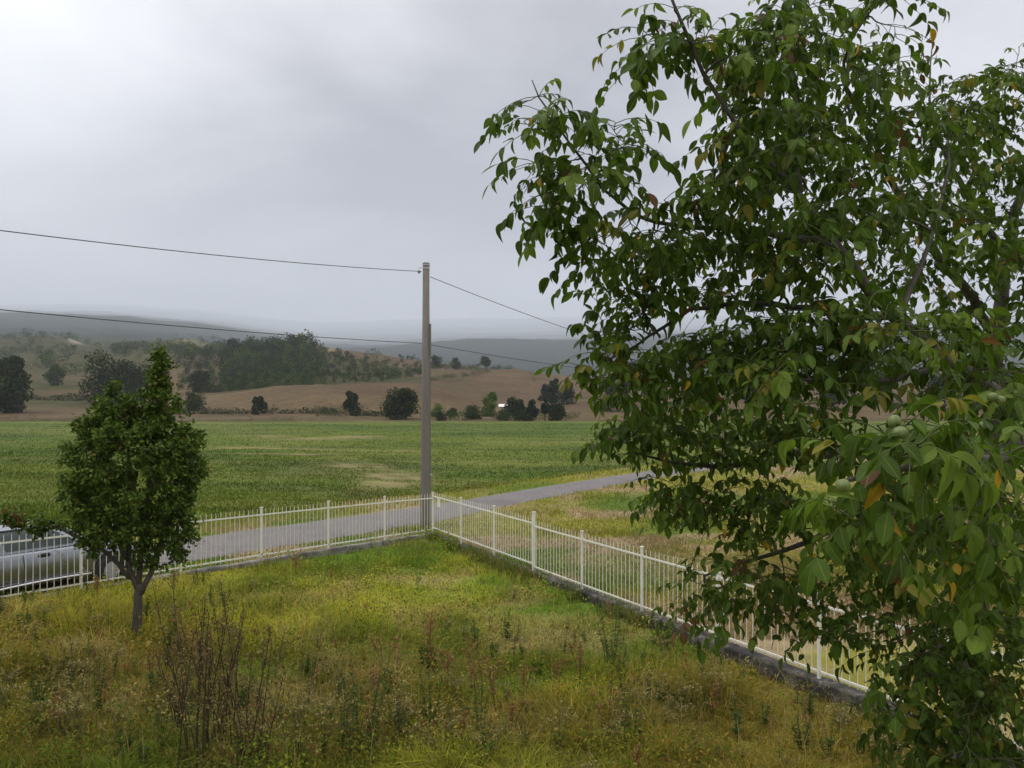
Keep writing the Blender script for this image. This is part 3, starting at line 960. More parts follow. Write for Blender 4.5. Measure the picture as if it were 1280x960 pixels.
# ------------------------------------------------------------------ car
def car():
    uf = -UL; nn_ = np.array([-uf[1], uf[0]])
    fa = np.array([-8.02, 16.05])
    c = fa + nn_ * .86 - uf * 1.28
    z = float(h_out(*c)) - .10
    rz = math.atan2(uf[1], uf[0])
    t = empty('parked_car', (c[0], c[1], z), rz)
    tag(t, 'silver hatchback car parked behind the white railing at the left edge', 'car')
    xs = np.array([-2.08, -2.05, -1.95, -1.7, -1.3, -.6, 0, .6, .95, 1.2, 1.5, 1.75, 1.92, 2.03, 2.08])
    hw = np.array([.60, .72, .80, .84, .855, .86, .86, .86, .855, .85, .83, .79, .72, .62, .5])
    zt = np.array([.70, .86, .93, .95, .95, .94, .93, .93, .945, .93, .88, .82, .75, .66, .6])
    z0 = np.array([.42, .34, .28, .24, .22, .22, .22, .22, .22, .22, .22, .23, .25, .3, .38])
    sec = []
    for x, w, a, b in zip(xs, hw, zt, z0):
        half = [(0, b), (.88 * w, b), (.965 * w, b + .08), (.995 * w, b + .25 * (a - b)), (w, b + .5 * (a - b)), (.985 * w, b + .74 * (a - b)), (.95 * w, a - .06), (.88 * w, a - .012), (.5 * w, a + .02), (0, a + .03)]
        full = half + [(-y, zz) for y, zz in half[-2:0:-1]]
        sec.append([(x, y, zz) for y, zz in full])
    sec = np.array(sec); k = sec.shape[1]
    mb = MB()
    i = np.arange(len(xs) - 1)[:, None] * k + np.arange(k)[None]; j = np.arange(len(xs) - 1)[:, None] * k + (np.arange(k)[None] + 1) % k
    mb.add(sec.reshape(-1, 3), [np.stack([i, j, j + k, i + k], -1).reshape(-1, 4), np.arange(k)[::-1][None], (np.arange(k) + (len(xs) - 1) * k)[None]])
    body = mb.build('body', M['car'], t, True)
    # cabin: bottom and top rectangles joined, rounded by rows
    rows = [(.90, -1.95, 1.02, .81), (1.08, -1.86, .74, .775), (1.24, -1.72, .46, .72), (1.34, -1.55, .20, .66), (1.39, -1.38, .0, .60), (1.42, -1.1, -.25, .48)]
    mb = MB(); vs = []
    for zz, xr, xf, w in rows:
        for s_ in np.linspace(0, 1, 9):
            vs.append((xr + (xf - xr) * s_, -w, zz))
        for s_ in np.linspace(1, 0, 9):
            vs.append((xr + (xf - xr) * s_, w, zz))
    i = np.arange(len(rows) - 1)[:, None] * 18 + np.arange(18)[None]; j = np.arange(len(rows) - 1)[:, None] * 18 + (np.arange(18)[None] + 1) % 18
    mb.add(vs, [np.stack([i, j, j + 18, i + 18], -1).reshape(-1, 4), (np.arange(18) + 18 * (len(rows) - 1))[None]])
    mb.build('roof', M['car'], t, True)

    def side_pt(s_, q, sg, off=.006):
        zz = [r_[0] for r_ in rows]; 
        z_ = zz[0] + q * (1.355 - zz[0])
        xr = np.interp(z_, zz, [r_[1] for r_ in rows]); xf = np.interp(z_, zz, [r_[2] for r_ in rows]); w = np.interp(z_, zz, [r_[3] for r_ in rows])
        return (xr + (xf - xr) * s_, sg * (w + off), z_)
    for sg in (-1, 1):
        for s0, s1 in ((.12, .40), (.44, .90)):
            mb = MB(); vs = []
            for q in np.linspace(.10, .86, 7):
                for s_ in np.linspace(s0, s1 - (.04 * q if s1 > .8 else 0), 6):
                    vs.append(side_pt(s_, q, sg))
            i = np.arange(6)[:, None] * 6 + np.arange(5)[None]
            mb.add(vs, np.stack([i, i + 1, i + 7, i + 6], -1).reshape(-1, 4))
            mb.build('window', M['glass'], t)
        # black seal line above the door glass and the bright roof gutter
        mb = MB(); mb.tube([side_pt(s_, .90, sg, .005) for s_ in np.linspace(.1, .93, 14)] + [side_pt(.965, q, sg, .005) for q in (.7, .45, .2, .03)], .018, 6); mb.build('window_seal', M['dark'], t)
        # light reflected along the sill, put in as a bright tube
        mb = MB(); mb.tube([(x, sg * .868, .30 + .03 * math.sin((x + .9) * 1.6)) for x in np.linspace(-.95, .85, 12)], .018, 6); mb.build('sill_glint', M['lamp_and_glint'], t)
        for xh in (-.95, -.02):
            mb = MB(); mb.tube([(xh - .1, sg * .855, .80), (xh - .06, sg * .885, .81), (xh + .06, sg * .885, .81), (xh + .1, sg * .855, .80)], .014, 6); mb.box((xh, sg * .853, .80), (.18, .012, .07)); mb.build('door_handle', M['dark'], t)
        for xd in (-.42, .62):
            mb = MB(); mb.tube([(xd + .02, sg * .853, .32), (xd + .05, sg * .862, .55), (xd + .02, sg * .853, .86)], .005, 4)
            mb.build('door_gap', M['dark'], t)
        mb = MB(); mb.box((.78, sg * .92, 1.0), (.12, .16, .12)); mb.tube([(.8, sg * .83, .97), (.78, sg * .9, .99)], .02, 6); mb.build('mirror', M['dark'], t)
        mb = MB(); mb.box((1.93, sg * .60, .66), (.16, .26, .12)); mb.build('headlight', M['lamp_and_glint'], t)
        for xw in (-1.28, 1.28):
            arch = MB(); th = np.linspace(-.25, PI + .25, 18)
            ring = [(xw + .37 * math.cos(a), sg * .866, .31 + .37 * math.sin(a)) for a in th]
            ring2 = [(xw + .33 * math.cos(a), sg * .80, .31 + .33 * math.sin(a)) for a in th]
            arch.add(ring + [(xw, sg * .866, .2)], [np.array([[q, q + 1, 18] for q in range(17)])])
            arch.build('wheel_arch', M['dark'], t)
            w = MB()
            prof = [(-.085, .24), (-.09, .29), (-.05, .305), (.05, .305), (.09, .29), (.085, .24)]
            th = np.linspace(0, 2 * PI, 25)[:-1]
            vs = [(xw + r_ * math.cos(a), sg * (.79 + dy), .305 + r_ * math.sin(a)) for dy, r_ in prof for a in th]
            i = np.arange(5)[:, None] * 24 + np.arange(24)[None]; j = np.arange(5)[:, None] * 24 + (np.arange(24)[None] + 1) % 24
            w.add(vs, np.stack([i, j, j + 24, i + 24], -1).reshape(-1, 4))
            wo = w.build('wheel', M['dark'], t, True)
            rm = MB(); ys_ = sg * .872
            rm.tube([(xw, sg * .79, .305), (xw, ys_, .305)], [.175, .165], 20)
            rm.build('rim', M['steel'], wo)
    mb = MB()
    mb.add([(.985, -.70, .95), (.985, .70, .95), (.23, .58, 1.375), (.23, -.58, 1.375)], np.array([[0, 1, 2, 3]]))
    v0 = mb.v[0]; mb.v[0] = v0 + np.array([.012, 0, .02])
    mb.build('windscreen', M['glass'], t)
    return t


car()


# ------------------------------------------------------------------ trees grown from limbs and twigs
def catmull(pts, n):
    pts = np.asarray(pts, float)
    d = np.concatenate([[0], np.cumsum(np.linalg.norm(np.diff(pts[:, :3], axis=0), axis=1))])
    s = np.linspace(0, d[-1], n)
    out = np.stack([np.interp(s, d, pts[:, k]) for k in range(pts.shape[1])], -1)
    for _ in range(3):
        out[1:-1] = .25 * out[:-2] + .5 * out[1:-1] + .25 * out[2:]
    return out


class Tree:
    def __init__(self, origin):
        self.o = np.asarray(origin, float)
        self.wood = MB(); self.nodes = []; self.tw = MB()

    def limb(self, pts, n=18, sides=8, knob=.0):
        p = catmull(pts, n)
        q = p[:, :3].copy()
        q[1:-1] += rng.normal(size=(n - 2, 3)) * knob
        self.wood.tube(q - self.o, p[:, 3], sides)
        self.nodes += [(*a, r) for a, r in zip(q, p[:, 3])]

    def twig(self, tip, arch=.0, r0=.011, n=7, maxlen=9, sides=5, wig=.02):
        nd = np.array(self.nodes)
        d = np.linalg.norm(nd[:, :3] - tip, axis=1) + .35 * np.clip(nd[:, 2] - tip[2], 0, None)
        k = d.argmin(); a = nd[k, :3]
        L = np.linalg.norm(tip - a)
        s = np.linspace(0, 1, n)[:, None]
        p = a + (tip - a) * s
        side = np.cross(tip - a, [0, 0, 1.]); side /= np.linalg.norm(side) + 1e-6
        b1 = rng.normal() * .10 * L; b2 = (arch + rng.normal() * .05) * L
        p += side * b1 * 4 * s * (1 - s) + np.array([0, 0, 1.]) * b2 * 4 * s * (1 - s)
        p[1:-1] += rng.normal(size=(n - 2, 3)) * wig * L * .5
        r = np.linspace(min(r0 * (1 + .6 * L), nd[k, 3] * .9), .0028, n)
        self.tw.tube(p - self.o, r, sides, cap=False)
        self.nodes += [(*p[i], r[i]) for i in range(2, n)]
        return p


# leaf templates: along +Y, face up +Z; folded along the midrib, tip drooping
def leaf_template(wid, fold, droop, rows=5):
    s = np.linspace(0, 1, rows)
    prof = np.sin(PI * np.clip(s, 0, 1) ** .93) ** .8
    prof[0] = .0; prof[-1] = 0
    v = []; uv = []
    for a, w in zip(s, prof):
        zz = -droop * a * a
        if w < 1e-6:
            v.append((0, a, zz)); uv.append((0, a))
        else:
            v += [(-wid * w, a - .02, zz + fold * w), (0, a, zz), (wid * w, a - .02, zz + fold * w)]
            uv += [(-1, a), (0, a), (1, a)]
    tri = [[0, 2, 1], [0, 3, 2]]; qd = []
    for r_ in range(rows - 3):
        b = 1 + 3 * r_
        qd += [[b, b + 1, b + 4, b + 3], [b + 1, b + 2, b + 5, b + 4]]
    b = 1 + 3 * (rows - 3); tip = len(v) - 1
    tri += [[b, b + 1, tip], [b + 1, b + 2, tip]]
    return np.array(v, float), [np.array(qd), np.array(tri)], np.array(uv, float)


LEAF_W = leaf_template(.25, .09, .26, 7)
LEAF_P = leaf_template(.30, .12, .2, 4)

# ---- small tree on the lawn
tb = at(170, 806, 12.7); tb[2] = float(h_in(tb[0], tb[1])) - .05
T = Tree(tb)
a3 = lambda px, py, Y, r: (*at(px, py, Y), r)
T.limb([(*(tb - [0, 0, .3]), .105), (*tb, .088), a3(171, 770, 12.7, .07), a3(173, 745, 12.7, .066), a3(174, 730, 12.7, .06)], 12, 10, .004)
T.limb([a3(174, 740, 12.7, .052), a3(163, 720, 12.68, .046), a3(157, 690, 12.6, .036), a3(163, 640, 12.6, .035), a3(160, 560, 12.6, .02), a3(150, 500, 12.6, .008)], 16, 8, .01)
T.limb([a3(176, 742, 12.7, .05), a3(188, 720, 12.75, .044), a3(198, 690, 12.8, .036), a3(210, 640, 12.9, .033), a3(215, 580, 13, .016), a3(225, 545, 13, .007)], 16, 8, .01)
T.limb([a3(172, 735, 12.7, .055), a3(176, 690, 12.95, .045), a3(184, 620, 13, .034), a3(194, 540, 12.9, .024), a3(199, 470, 12.8, .012), a3(199, 440, 12.8, .005)], 18, 8, .01)
T.limb([a3(163, 722, 12.68, .04), a3(140, 700, 12.4, .035), a3(125, 680, 12.3, .028), a3(90, 665, 12.2, .02), a3(45, 655, 12.1, .013), a3(5, 645, 12.0, .006)], 16, 7, .012)
T.limb([a3(160, 700, 12.6, .035), a3(135, 650, 12.3, .025), a3(110, 590, 12.3, .014), a3(105, 540, 12.4, .006)], 12, 7, .01)
clumps = [  # px, py, Y, radius px, py, depth m, twigs
    (165, 590, 12.6, 78, 75, .95, 150), (120, 600, 12.4, 40, 70, .6, 40), (222, 560, 12.8, 33, 70, .6, 60), (165, 545, 12.6, 72, 38, .75, 70),
    (199, 468, 12.8, 12, 36, .2, 30), (198, 505, 12.8, 20, 34, .3, 28), (148, 512, 12.6, 32, 22, .4, 18), (174, 515, 12.7, 26, 28, .35, 20), (215, 650, 12.9, 30, 40, .5, 36), (125, 655, 12.4, 32, 32, .5, 26), (165, 650, 12.7, 50, 36, .7, 42),
    (232, 570, 12.9, 22, 44, .4, 26), (215, 525, 12.9, 18, 24, .3, 10), (225, 640, 12.9, 26, 52, .4, 34), (100, 590, 12.3, 24, 60, .4, 26), (120, 535, 12.4, 24, 32, .35, 18), (190, 690, 12.9, 34, 22, .4, 16), (225, 690, 12.9, 14, 22, .25, 8), (60, 655, 12.15, 45, 10, .28, 14), (18, 648, 12.0, 20, 9, .2, 10), (110, 685, 12.3, 22, 14, .3, 7), (140, 488, 12.5, 12, 12, .15, 3)]
pos = []; axs = []; nrm = []; col = []; sz = []
red_near = at(20, 640, 12.0)
for px, py, Y, rx, ry, rd_, n in clumps:
    c = at(px, py, Y)
    for k in range(n):
        d = rand_dir(1)[0] * rng.random() ** .4
        tip = c + d * np.array([rx * Y / F, rd_, ry * Y / F])
        P = T.twig(tip, .08, .008, 6, wig=.05)
        out = tip - at(170, 600, 12.7); out[2] *= .6
        m = rng.integers(30, 52)
        for q in range(m):
            s_ = 1 - .75 * rng.random() ** 1.3
            L = np.linalg.norm(P[-1] - P[0])
            f = max(s_, 1 - .55 / max(L, .3)); f = f + (1 - f) * rng.random()
            i_ = min(int(f * 5), 4); pp = P[i_] + (P[i_ + 1] - P[i_]) * (f * 5 - i_)
            pos.append(pp + rng.normal(size=3) * .05)
            a = rng.normal(size=3) * .8 + out / (np.linalg.norm(out) + 1e-6) * .5 + np.array([0, 0, -.25])
            axs.append(a); nrm.append(rng.normal(size=3) * .6 + out / (np.linalg.norm(out) + 1e-6) * .4 + np.array([0, 0, .8])); sz.append(rng.uniform(.05, .085))
            u = rng.random()
            cc = np.array([.066, .112, .013]) * rng.uniform(.45, 1.4)
            if u < .16: cc = np.array([.13, .165, .025])
            if u < .005: cc = np.array([.22, .12, .03])
            if np.linalg.norm(pp - red_near) < .32 and rng.random() < .3: cc = np.array([.16, .075, .04])
            col.append(cc)
st = empty('fruit_tree', tb)
tag(st, 'small leafy tree with a pointed top growing on the lawn at the left', 'tree')
T.wood.v = T.wood.v
T.wood.build('trunk', M['bark2'], st, True)
tag(T.tw.build('twigs', M['bark2'], st, True), kind='stuff')
mb = MB(); mb.inst(LEAF_P[0], LEAF_P[1], np.array(pos) - tb, frames(np.array(axs), np.array(nrm)), np.array(sz), np.array(col), LEAF_P[2])
mb.build('crown', M['pear_leaf'], st)
print('small tree leaves', len(pos))

# ---- walnut tree
wb = at(1212, 0, 7.2); wb[2] = float(h_in(wb[0], wb[1])) - .05
T = Tree(wb)
T.limb([(*(wb - [0, 0, .4]), .20), (*wb, .175), a3(1210, 880, 7.15, .14), a3(1212, 800, 7.1, .125), a3(1222, 700, 7.0, .115), a3(1236, 590, 6.9, .10)], 14, 12, .006)
T.limb([a3(1234, 610, 6.92, .085), a3(1240, 500, 6.9, .07), a3(1246, 400, 6.95, .06), a3(1258, 320, 7.0, .05), a3(1276, 240, 7.0, .04), a3(1300, 150, 7.0, .02), a3(1310, 60, 7.0, .006)], 22, 9, .01)
T.limb([a3(1232, 640, 6.95, .08), a3(1265, 545, 5.6, .062), a3(1252, 492, 5.0, .055), a3(1180, 452, 4.8, .048), a3(1122, 405, 4.7, .038), a3(1075, 350, 4.65, .029), a3(1040, 300, 4.6, .025), a3(1000, 240, 4.6, .019), a3(945, 190, 4.6, .015), a3(895, 125, 4.55, .012), a3(862, 55, 4.5, .012), a3(832, -20, 4.4, .007)], 34, 9, .006)
T.limb([a3(1045, 308, 4.62, .026), a3(1010, 296, 4.65, .023), a3(950, 290, 4.75, .019), a3(880, 284, 4.8, .016), a3(800, 278, 4.8, .011), a3(750, 235, 4.65, .009), a3(715, 180, 4.5, .007), a3(675, 130, 4.4, .005), a3(665, 100, 4.4, .003)], 22, 7, .006)
T.limb([a3(1110, 395, 4.7, .026), a3(1000, 385, 5.0, .02), a3(900, 375, 5.2, .016), a3(860, 385, 5.2, .014), a3(820, 420, 5.2, .01), a3(760, 450, 5.1, .006)], 18, 7, .008)
T.limb([a3(1236, 600, 6.9, .06), a3(1130, 560, 6.6, .045), a3(1020, 570, 6.4, .035), a3(960, 566, 6.3, .027), a3(900, 592, 6.3, .02), a3(850, 575, 6.2, .013), a3(790, 565, 6.1, .008)], 20, 7, .01)
T.limb([a3(1225, 690, 7.0, .05), a3(1120, 640, 6.4, .035), a3(1050, 660, 6.0, .025), a3(970, 690, 5.9, .016), a3(880, 720, 5.9, .008)], 16, 7, .01)
T.limb([a3(1240, 560, 6.8, .06), a3(1285, 560, 4.2, .04), a3(1220, 580, 3.2, .025), a3(1130, 575, 2.75, .016), a3(1060, 600, 2.55, .008)], 18, 7, .006)
T.limb([a3(1218, 760, 7.05, .05), a3(1240, 770, 6.0, .026), a3(1210, 800, 5.4, .014), a3(1140, 820, 5.0, .006)], 14, 7, .006)
T.limb([a3(1246, 420, 6.95, .045), a3(1180, 330, 6.5, .035), a3(1120, 240, 6.2, .025), a3(1060, 120, 5.9, .015), a3(1040, 60, 5.7, .01), a3(1110, -10, 5.4, .005)], 20, 7, .008)
T.limb([a3(1258, 320, 7.0, .035), a3(1200, 230, 7.2, .025), a3(1160, 150, 7.3, .014), a3(1165, 60, 7.3, .004)], 14, 7, .008)
T.limb([a3(1000, 240, 4.6, .018), a3(1000, 150, 5.0, .013), a3(985, 60, 5.2, .009), a3(1000, -30, 5.2, .005)], 14, 7, .006)
T.limb([a3(1120, 405, 4.7, .02), a3(1165, 300, 4.9, .012), a3(1190, 200, 5.2, .008), a3(1180, 120, 5.4, .004)], 14, 7, .006)
T.limb([a3(1180, 452, 4.8, .022), a3(1100, 480, 4.5, .014), a3(1020, 470, 4.3, .009), a3(940, 490, 4.3, .005)], 14, 7, .006)
wc = [  # px, py, Y, rx px, ry px, depth m, twigs
    (672, 150, 4.4, 34, 30, .2, 7), (770, 185, 4.5, 28, 36, .25, 7), (720, 225, 4.55, 50, 35, .3, 9), (690, 250, 4.6, 30, 30, .2, 4), (735, 300, 4.8, 36, 34, .3, 8),
    (855, 36, 4.5, 60, 40, .35, 11), (800, 70, 4.5, 22, 30, .2, 3), (930, 90, 4.8, 52, 60, .5, 18), (985, 60, 5.2, 60, 60, .5, 22), (905, 225, 4.7, 26, 46, .3, 7), (960, 190, 4.9, 60, 60, .5, 20),
    (1050, 150, 5.4, 70, 70, .8, 30), (1130, 190, 6.0, 70, 70, .9, 32), (1215, 130, 6.6, 60, 50, .8, 24), (1265, 90, 6.8, 30, 40, .5, 8), (1250, 210, 6.6, 60, 60, .9, 28), (1080, 75, 5.8, 50, 36, .5, 10), (1110, 10, 5.4, 60, 22, .3, 5), (1020, 10, 5.2, 40, 30, .4, 8),
    (830, 290, 4.9, 70, 45, .5, 22), (800, 360, 5.1, 62, 50, .5, 20), (930, 320, 5.1, 80, 60, .7, 28), (1040, 280, 5.2, 80, 70, .8, 30), (1150, 310, 5.8, 80, 70, 1.0, 30), (1250, 340, 6.4, 50, 70, .9, 20),
    (760, 440, 5.2, 48, 40, .4, 16), (850, 440, 5.3, 80, 55, .7, 28), (960, 430, 4.9, 80, 60, .8, 30), (1060, 430, 4.5, 80, 70, .8, 28), (960, 190, 4.4, 60, 60, .3, 9), (1040, 280, 4.4, 60, 50, .25, 8), (1000, 470, 4.2, 70, 30, .3, 9), (690, 210, 4.5, 36, 26, .25, 5), (1160, 440, 5.0, 80, 60, .9, 22), (1250, 440, 6.0, 40, 60, .9, 14),
    (770, 530, 5.9, 32, 45, .4, 14), (830, 540, 6.1, 60, 45, .6, 22), (920, 530, 6.0, 70, 50, .8, 26), (1020, 540, 5.6, 70, 50, .8, 24), 
    (840, 625, 6.1, 42, 40, .5, 11), (890, 610, 6.2, 60, 44, .7, 14), (960, 640, 6.0, 60, 56, .7, 16), (905, 695, 5.9, 52, 44, .5, 13), (872, 755, 5.9, 32, 30, .4, 7), (960, 735, 5.9, 56, 40, .6, 13), (1000, 765, 5.8, 36, 26, .4, 5),
    (1110, 560, 2.75, 70, 50, .3, 9), (1210, 580, 3.1, 70, 60, .45, 12), (1060, 640, 2.8, 40, 30, .25, 3), (1190, 660, 3.4, 70, 50, .5, 9), (1100, 650, 4.6, 80, 50, .5, 10), (1150, 640, 4.6, 90, 60, .8, 22), (1250, 500, 4.2, 40, 36, .5, 8),
    (1075, 715, 5.6, 60, 50, .8, 16), (1160, 740, 5.2, 80, 55, .9, 26), (1250, 720, 5.6, 50, 70, .9, 18), (1060, 790, 5.2, 36, 30, .5, 5), (1145, 835, 4.9, 50, 50, .7, 15), (1230, 830, 5.2, 60, 60, .9, 20), (1160, 915, 5.0, 46, 46, .6, 16), (1240, 930, 5.2, 50, 40, .7, 16), (1215, 870, 5.0, 60, 60, .6, 22), (1260, 800, 5.2, 40, 60, .6, 14), (1190, 950, 4.9, 60, 30, .5, 14), (1300, 600, 5.5, 60, 200, 1.2, 40), (1330, 300, 6.2, 60, 200, 1.2, 40), (1310, 850, 5.5, 60, 100, 1.0, 20)]
pos = []; axs = []; nrm = []; col = []; sz = []
rach = MB()
order = []
nd0 = np.array(T.nodes)[:, :3]
for px, py, Y, rx, ry, rd_, n in wc:
    c = at(px, py, Y)
    for k in range(int(n * (1.15 if py < 520 and px > 880 else 1.0))):
        d = rand_dir(1)[0] * rng.random() ** .45
        tip = c + d * np.array([rx * Y / F, rd_, ry * Y / F])
        order.append((np.min(np.linalg.norm(nd0 - tip, axis=1)), tip))
order.sort(key=lambda q: q[0])
twigs = []
for _, tip in order:
    P = T.twig(tip, -.02, .0085, 7, wig=.04); twigs.append(P)
nuts = []
for P in twigs:
    L = np.linalg.norm(P[-1] - P[0])
    m = rng.integers(3, 6) + (1 if L > .5 else 0)
    tdir = P[-1] - P[-2]; tdir /= np.linalg.norm(tdir) + 1e-9
    for q in range(m):
        f = 1 - (q / m) * min(.75, .5 / max(L, .35)) - rng.random() * .03
        i_ = min(int(f * 6), 5); pp = P[i_] + (P[i_ + 1] - P[i_]) * (f * 6 - i_)
        az = q * 2.4 + rng.random() * .8
        o_ = np.array([math.cos(az), math.sin(az), .25]) * .9 + tdir * .7 + rng.normal(size=3) * .15
        o_ /= np.linalg.norm(o_)
        RLn = rng.uniform(.17, .30)
        s = np.linspace(0, 1, 5)[:, None]
        rp = pp + o_ * RLn * s + np.array([0, 0, -1.]) * RLn * (.45 * s ** 2 + rng.uniform(0, .15) * s)
        rach.tube(rp - wb, [.0026, .0022, .002, .0016, .001], 4, (.10, .12, .035), False)
        hz = np.cross(o_, [0, 0, 1.]); hz /= np.linalg.norm(hz) + 1e-9
        npair = rng.integers(2, 4)
        u = rng.random(); base = np.array([.060, .106, .011]) * rng.uniform(.6, 1.35)
        if u < .26: base = np.array([.115, .172, .022]) * rng.uniform(.85, 1.2)
        if u < .05: base = np.array([.19, .18, .026])
        if u < .006: base = np.array([.13, .07, .03])
        rank = 0
        leaflets = [(1.0, 0)] + [((.42, .68, .9)[j + 3 - npair] if npair == 3 else (.5, .85)[j], sgn) for j in range(npair) for sgn in (-1, 1)]
        big = .045 + .065 * rng.random()
        for f2, sgn in leaflets:
            if rng.random() < .07: continue
            i2 = min(int(f2 * 4), 3); bp = rp[i2] + (rp[i2 + 1] - rp[i2]) * (f2 * 4 - i2)
            dr = rp[i2 + 1] - rp[i2]; dr /= np.linalg.norm(dr)
            a = dr * (.9 if sgn == 0 else .45) + hz * sgn * .62 + np.array([0, 0, -rng.uniform(.05, .95)]) + rng.normal(size=3) * .26
            pos.append(bp); axs.append(a)
            nrm.append(np.array([0, 0, 1.]) + o_ * .75 + hz * sgn * .3 + rng.normal(size=3) * .5)
            sz.append(big * (1.12 if sgn == 0 else (.72 + .28 * f2)) * rng.uniform(.85, 1.1))
            cc = base * rng.uniform(.85, 1.15)
            w_ = rng.random()
            if w_ < .006: cc = np.array([.42, .26, .02])
            elif w_ < .013: cc = np.array([.12, .055, .025]) * rng.uniform(.6, 1.2)
            col.append(cc)
    if rng.random() < .07: nuts.append(P[-1] + np.array([rng.normal() * .03, -.05, -.03]))
wt = empty('walnut_tree', wb)
tag(wt, 'large walnut tree with drooping leaves and green nuts filling the right side', 'tree')
T.wood.build('trunk', M['bark'], wt, True)
tag(T.tw.build('twigs', M['bark'], wt, True), kind='stuff')
n = len(pos); sc3 = np.array(sz)[:, None] * np.stack([rng.uniform(.85, 1.2, n), np.ones(n), rng.uniform(.3, 1.7, n)], -1)
mb = MB(); pick = rng.integers(0, 3, n); fr_ = frames(np.array(axs), np.array(nrm)); pw = np.array(pos) - wb; cw = np.array(col)
for q_, tp in enumerate((LEAF_W, leaf_template(.23, .19, .52, 7), leaf_template(.28, .05, .08, 7))):
    k_ = pick == q_
    mb.inst(tp[0], tp[1], pw[k_], fr_[k_], sc3[k_], cw[k_], tp[2])
crown_o = mb.build('crown', M['walnut_leaf'], wt)
rach.build('leaf_stalks', M['weed'], wt)
print('walnut leaflets', n, 'twigs', len(twigs), 'nuts', len(nuts))
nuts = nuts[:40] + [at(1125, 541, 2.55), at(1118, 527, 2.65), at(1054, 607, 2.4), at(1196, 590, 2.75), at(1240, 496, 3.6), at(1250, 500, 3.6), at(1034, 325, 4.4), at(1128, 612, 2.7)]
th = np.linspace(0, PI, 9)[1:-1]; ph = np.linspace(0, 2 * PI, 13)[:-1]
nv = [(0, 0, 1.12)] + [(math.sin(a) * math.cos(b), math.sin(a) * math.sin(b), 1.12 * math.cos(a)) for a in th for b in ph] + [(0, 0, -1.12)]
i = np.arange(6)[:, None] * 12 + np.arange(12)[None] + 1; j = np.arange(6)[:, None] * 12 + (np.arange(12)[None] + 1) % 12 + 1
mb = MB(); mb.add(np.array(nv) * .021, [np.stack([i, i + 12, j + 12, j], -1).reshape(-1, 4), np.array([[0, 1 + k, 1 + (k + 1) % 12] for k in range(12)]), np.array([[85, 73 + (k + 1) % 12, 73 + k] for k in range(12)])])
nut0 = mb.build('nut', M['husk'], wt, True)
for k, q in enumerate(nuts):
    o = nut0 if k == 0 else nut0.copy()
    if k: COL.objects.link(o); o.parent = wt
    o.location = q - wb; o.rotation_euler = (rng.random() * 2, rng.random() * 2, 0)


# ------------------------------------------------------------------ grass
def blades(mb, x, y, z, h, w, lean, col):
    n = len(x)
    az = rng.random(n) * 2 * PI; la = rng.random(n) * 2 * PI
    s = np.stack([np.cos(az), np.sin(az), np.zeros(n)], -1)
    l = np.stack([np.cos(la), np.sin(la), np.zeros(n)], -1) * (lean * h)[:, None]
    b = np.stack([x, y, z], -1)
    up = np.array([0, 0, 1.])
    m = b + up * (h * .55)[:, None] + l * .3
    t_ = b + up * (h * (1 - .35 * lean))[:, None] + l
    v = np.stack([b - s * (w * .5)[:, None], b + s * (w * .5)[:, None], m + s * (w * .42)[:, None], m - s * (w * .42)[:, None], t_], 1)
    o = np.arange(n)[:, None] * 5
    mb.add(v.reshape(-1, 3), [o + np.array([[0, 1, 2, 3]]), o + np.array([[3, 2, 4]])], np.repeat(col, 5, 0))


def hue(col, n, a=.35):
    c = col * (1 - a / 2 + a * rng.random(n))[:, None]
    c[:, 0] *= rng.uniform(.85, 1.18, n)
    return c


# garden lawn gone wild
mb = MB()
n = 330000
Y = 8.2 + 16.5 * rng.random(n) ** 1.25
x = rng.uniform(-1.0, 1.0, n) * (.78 * Y) - .03 * Y
k = inside(x, Y) > .12
x = x[k]; Y = Y[k]
dens = N4.fbm(x * 1.3, Y * 1.3, 3)
k = rng.random(len(x)) < .35 + 1.2 * sstep(.3, .6, dens)
x = x[k]; Y = Y[k]; n = len(x)
hh = (.11 + .26 * sstep(.3, .7, N2.fbm(x * .5, Y * .5)) + .20 * sstep(.45, .7, N1.fbm(x * 1.6, Y * 1.6))) * rng.uniform(.45, 1.25, n)
hh *= np.interp(Y, [8, 13, 18, 24], [1.1, 1, .75, .6])
hh *= .5 + .5 * sstep(.1, 1.2, inside(x, Y))
c = hue(col_in(x, Y) * np.array([1.74, 1.76, 1.5]), n, .75)
u = rng.random(n)
c[u < .06] = hue(np.tile(G_STR * .9, (n, 1)), n, .5)[u < .06]
c[u > .9] = hue(np.tile(G_OLV, (n, 1)), n, .5)[u > .9]
blades(mb, x, Y, h_in(x, Y) - .02, hh, rng.uniform(.006, .015, n) * np.interp(Y, [8, 24], [1, 1.7]), rng.uniform(.15, 1.5, n), c)
n = 4500
Y = 8.4 + 15 * rng.random(n); x = rng.uniform(-1, 1, n) * .8 * Y
k = (inside(x, Y) > .4) & (rng.random(n) < sstep(.38, .6, N3.fbm(x * .5 + 8, Y * .5)))
x = x[k]; Y = Y[k]; n = len(x)
blades(mb, x, Y, h_in(x, Y), rng.uniform(.35, .75, n), rng.uniform(.004, .008, n) * np.interp(Y, [8, 24], [1, 1.6]), rng.uniform(.1, .6, n), hue(np.where((rng.random(n) < .6)[:, None], G_STR * 1.25, G_YEL * 1.1), n, .6))
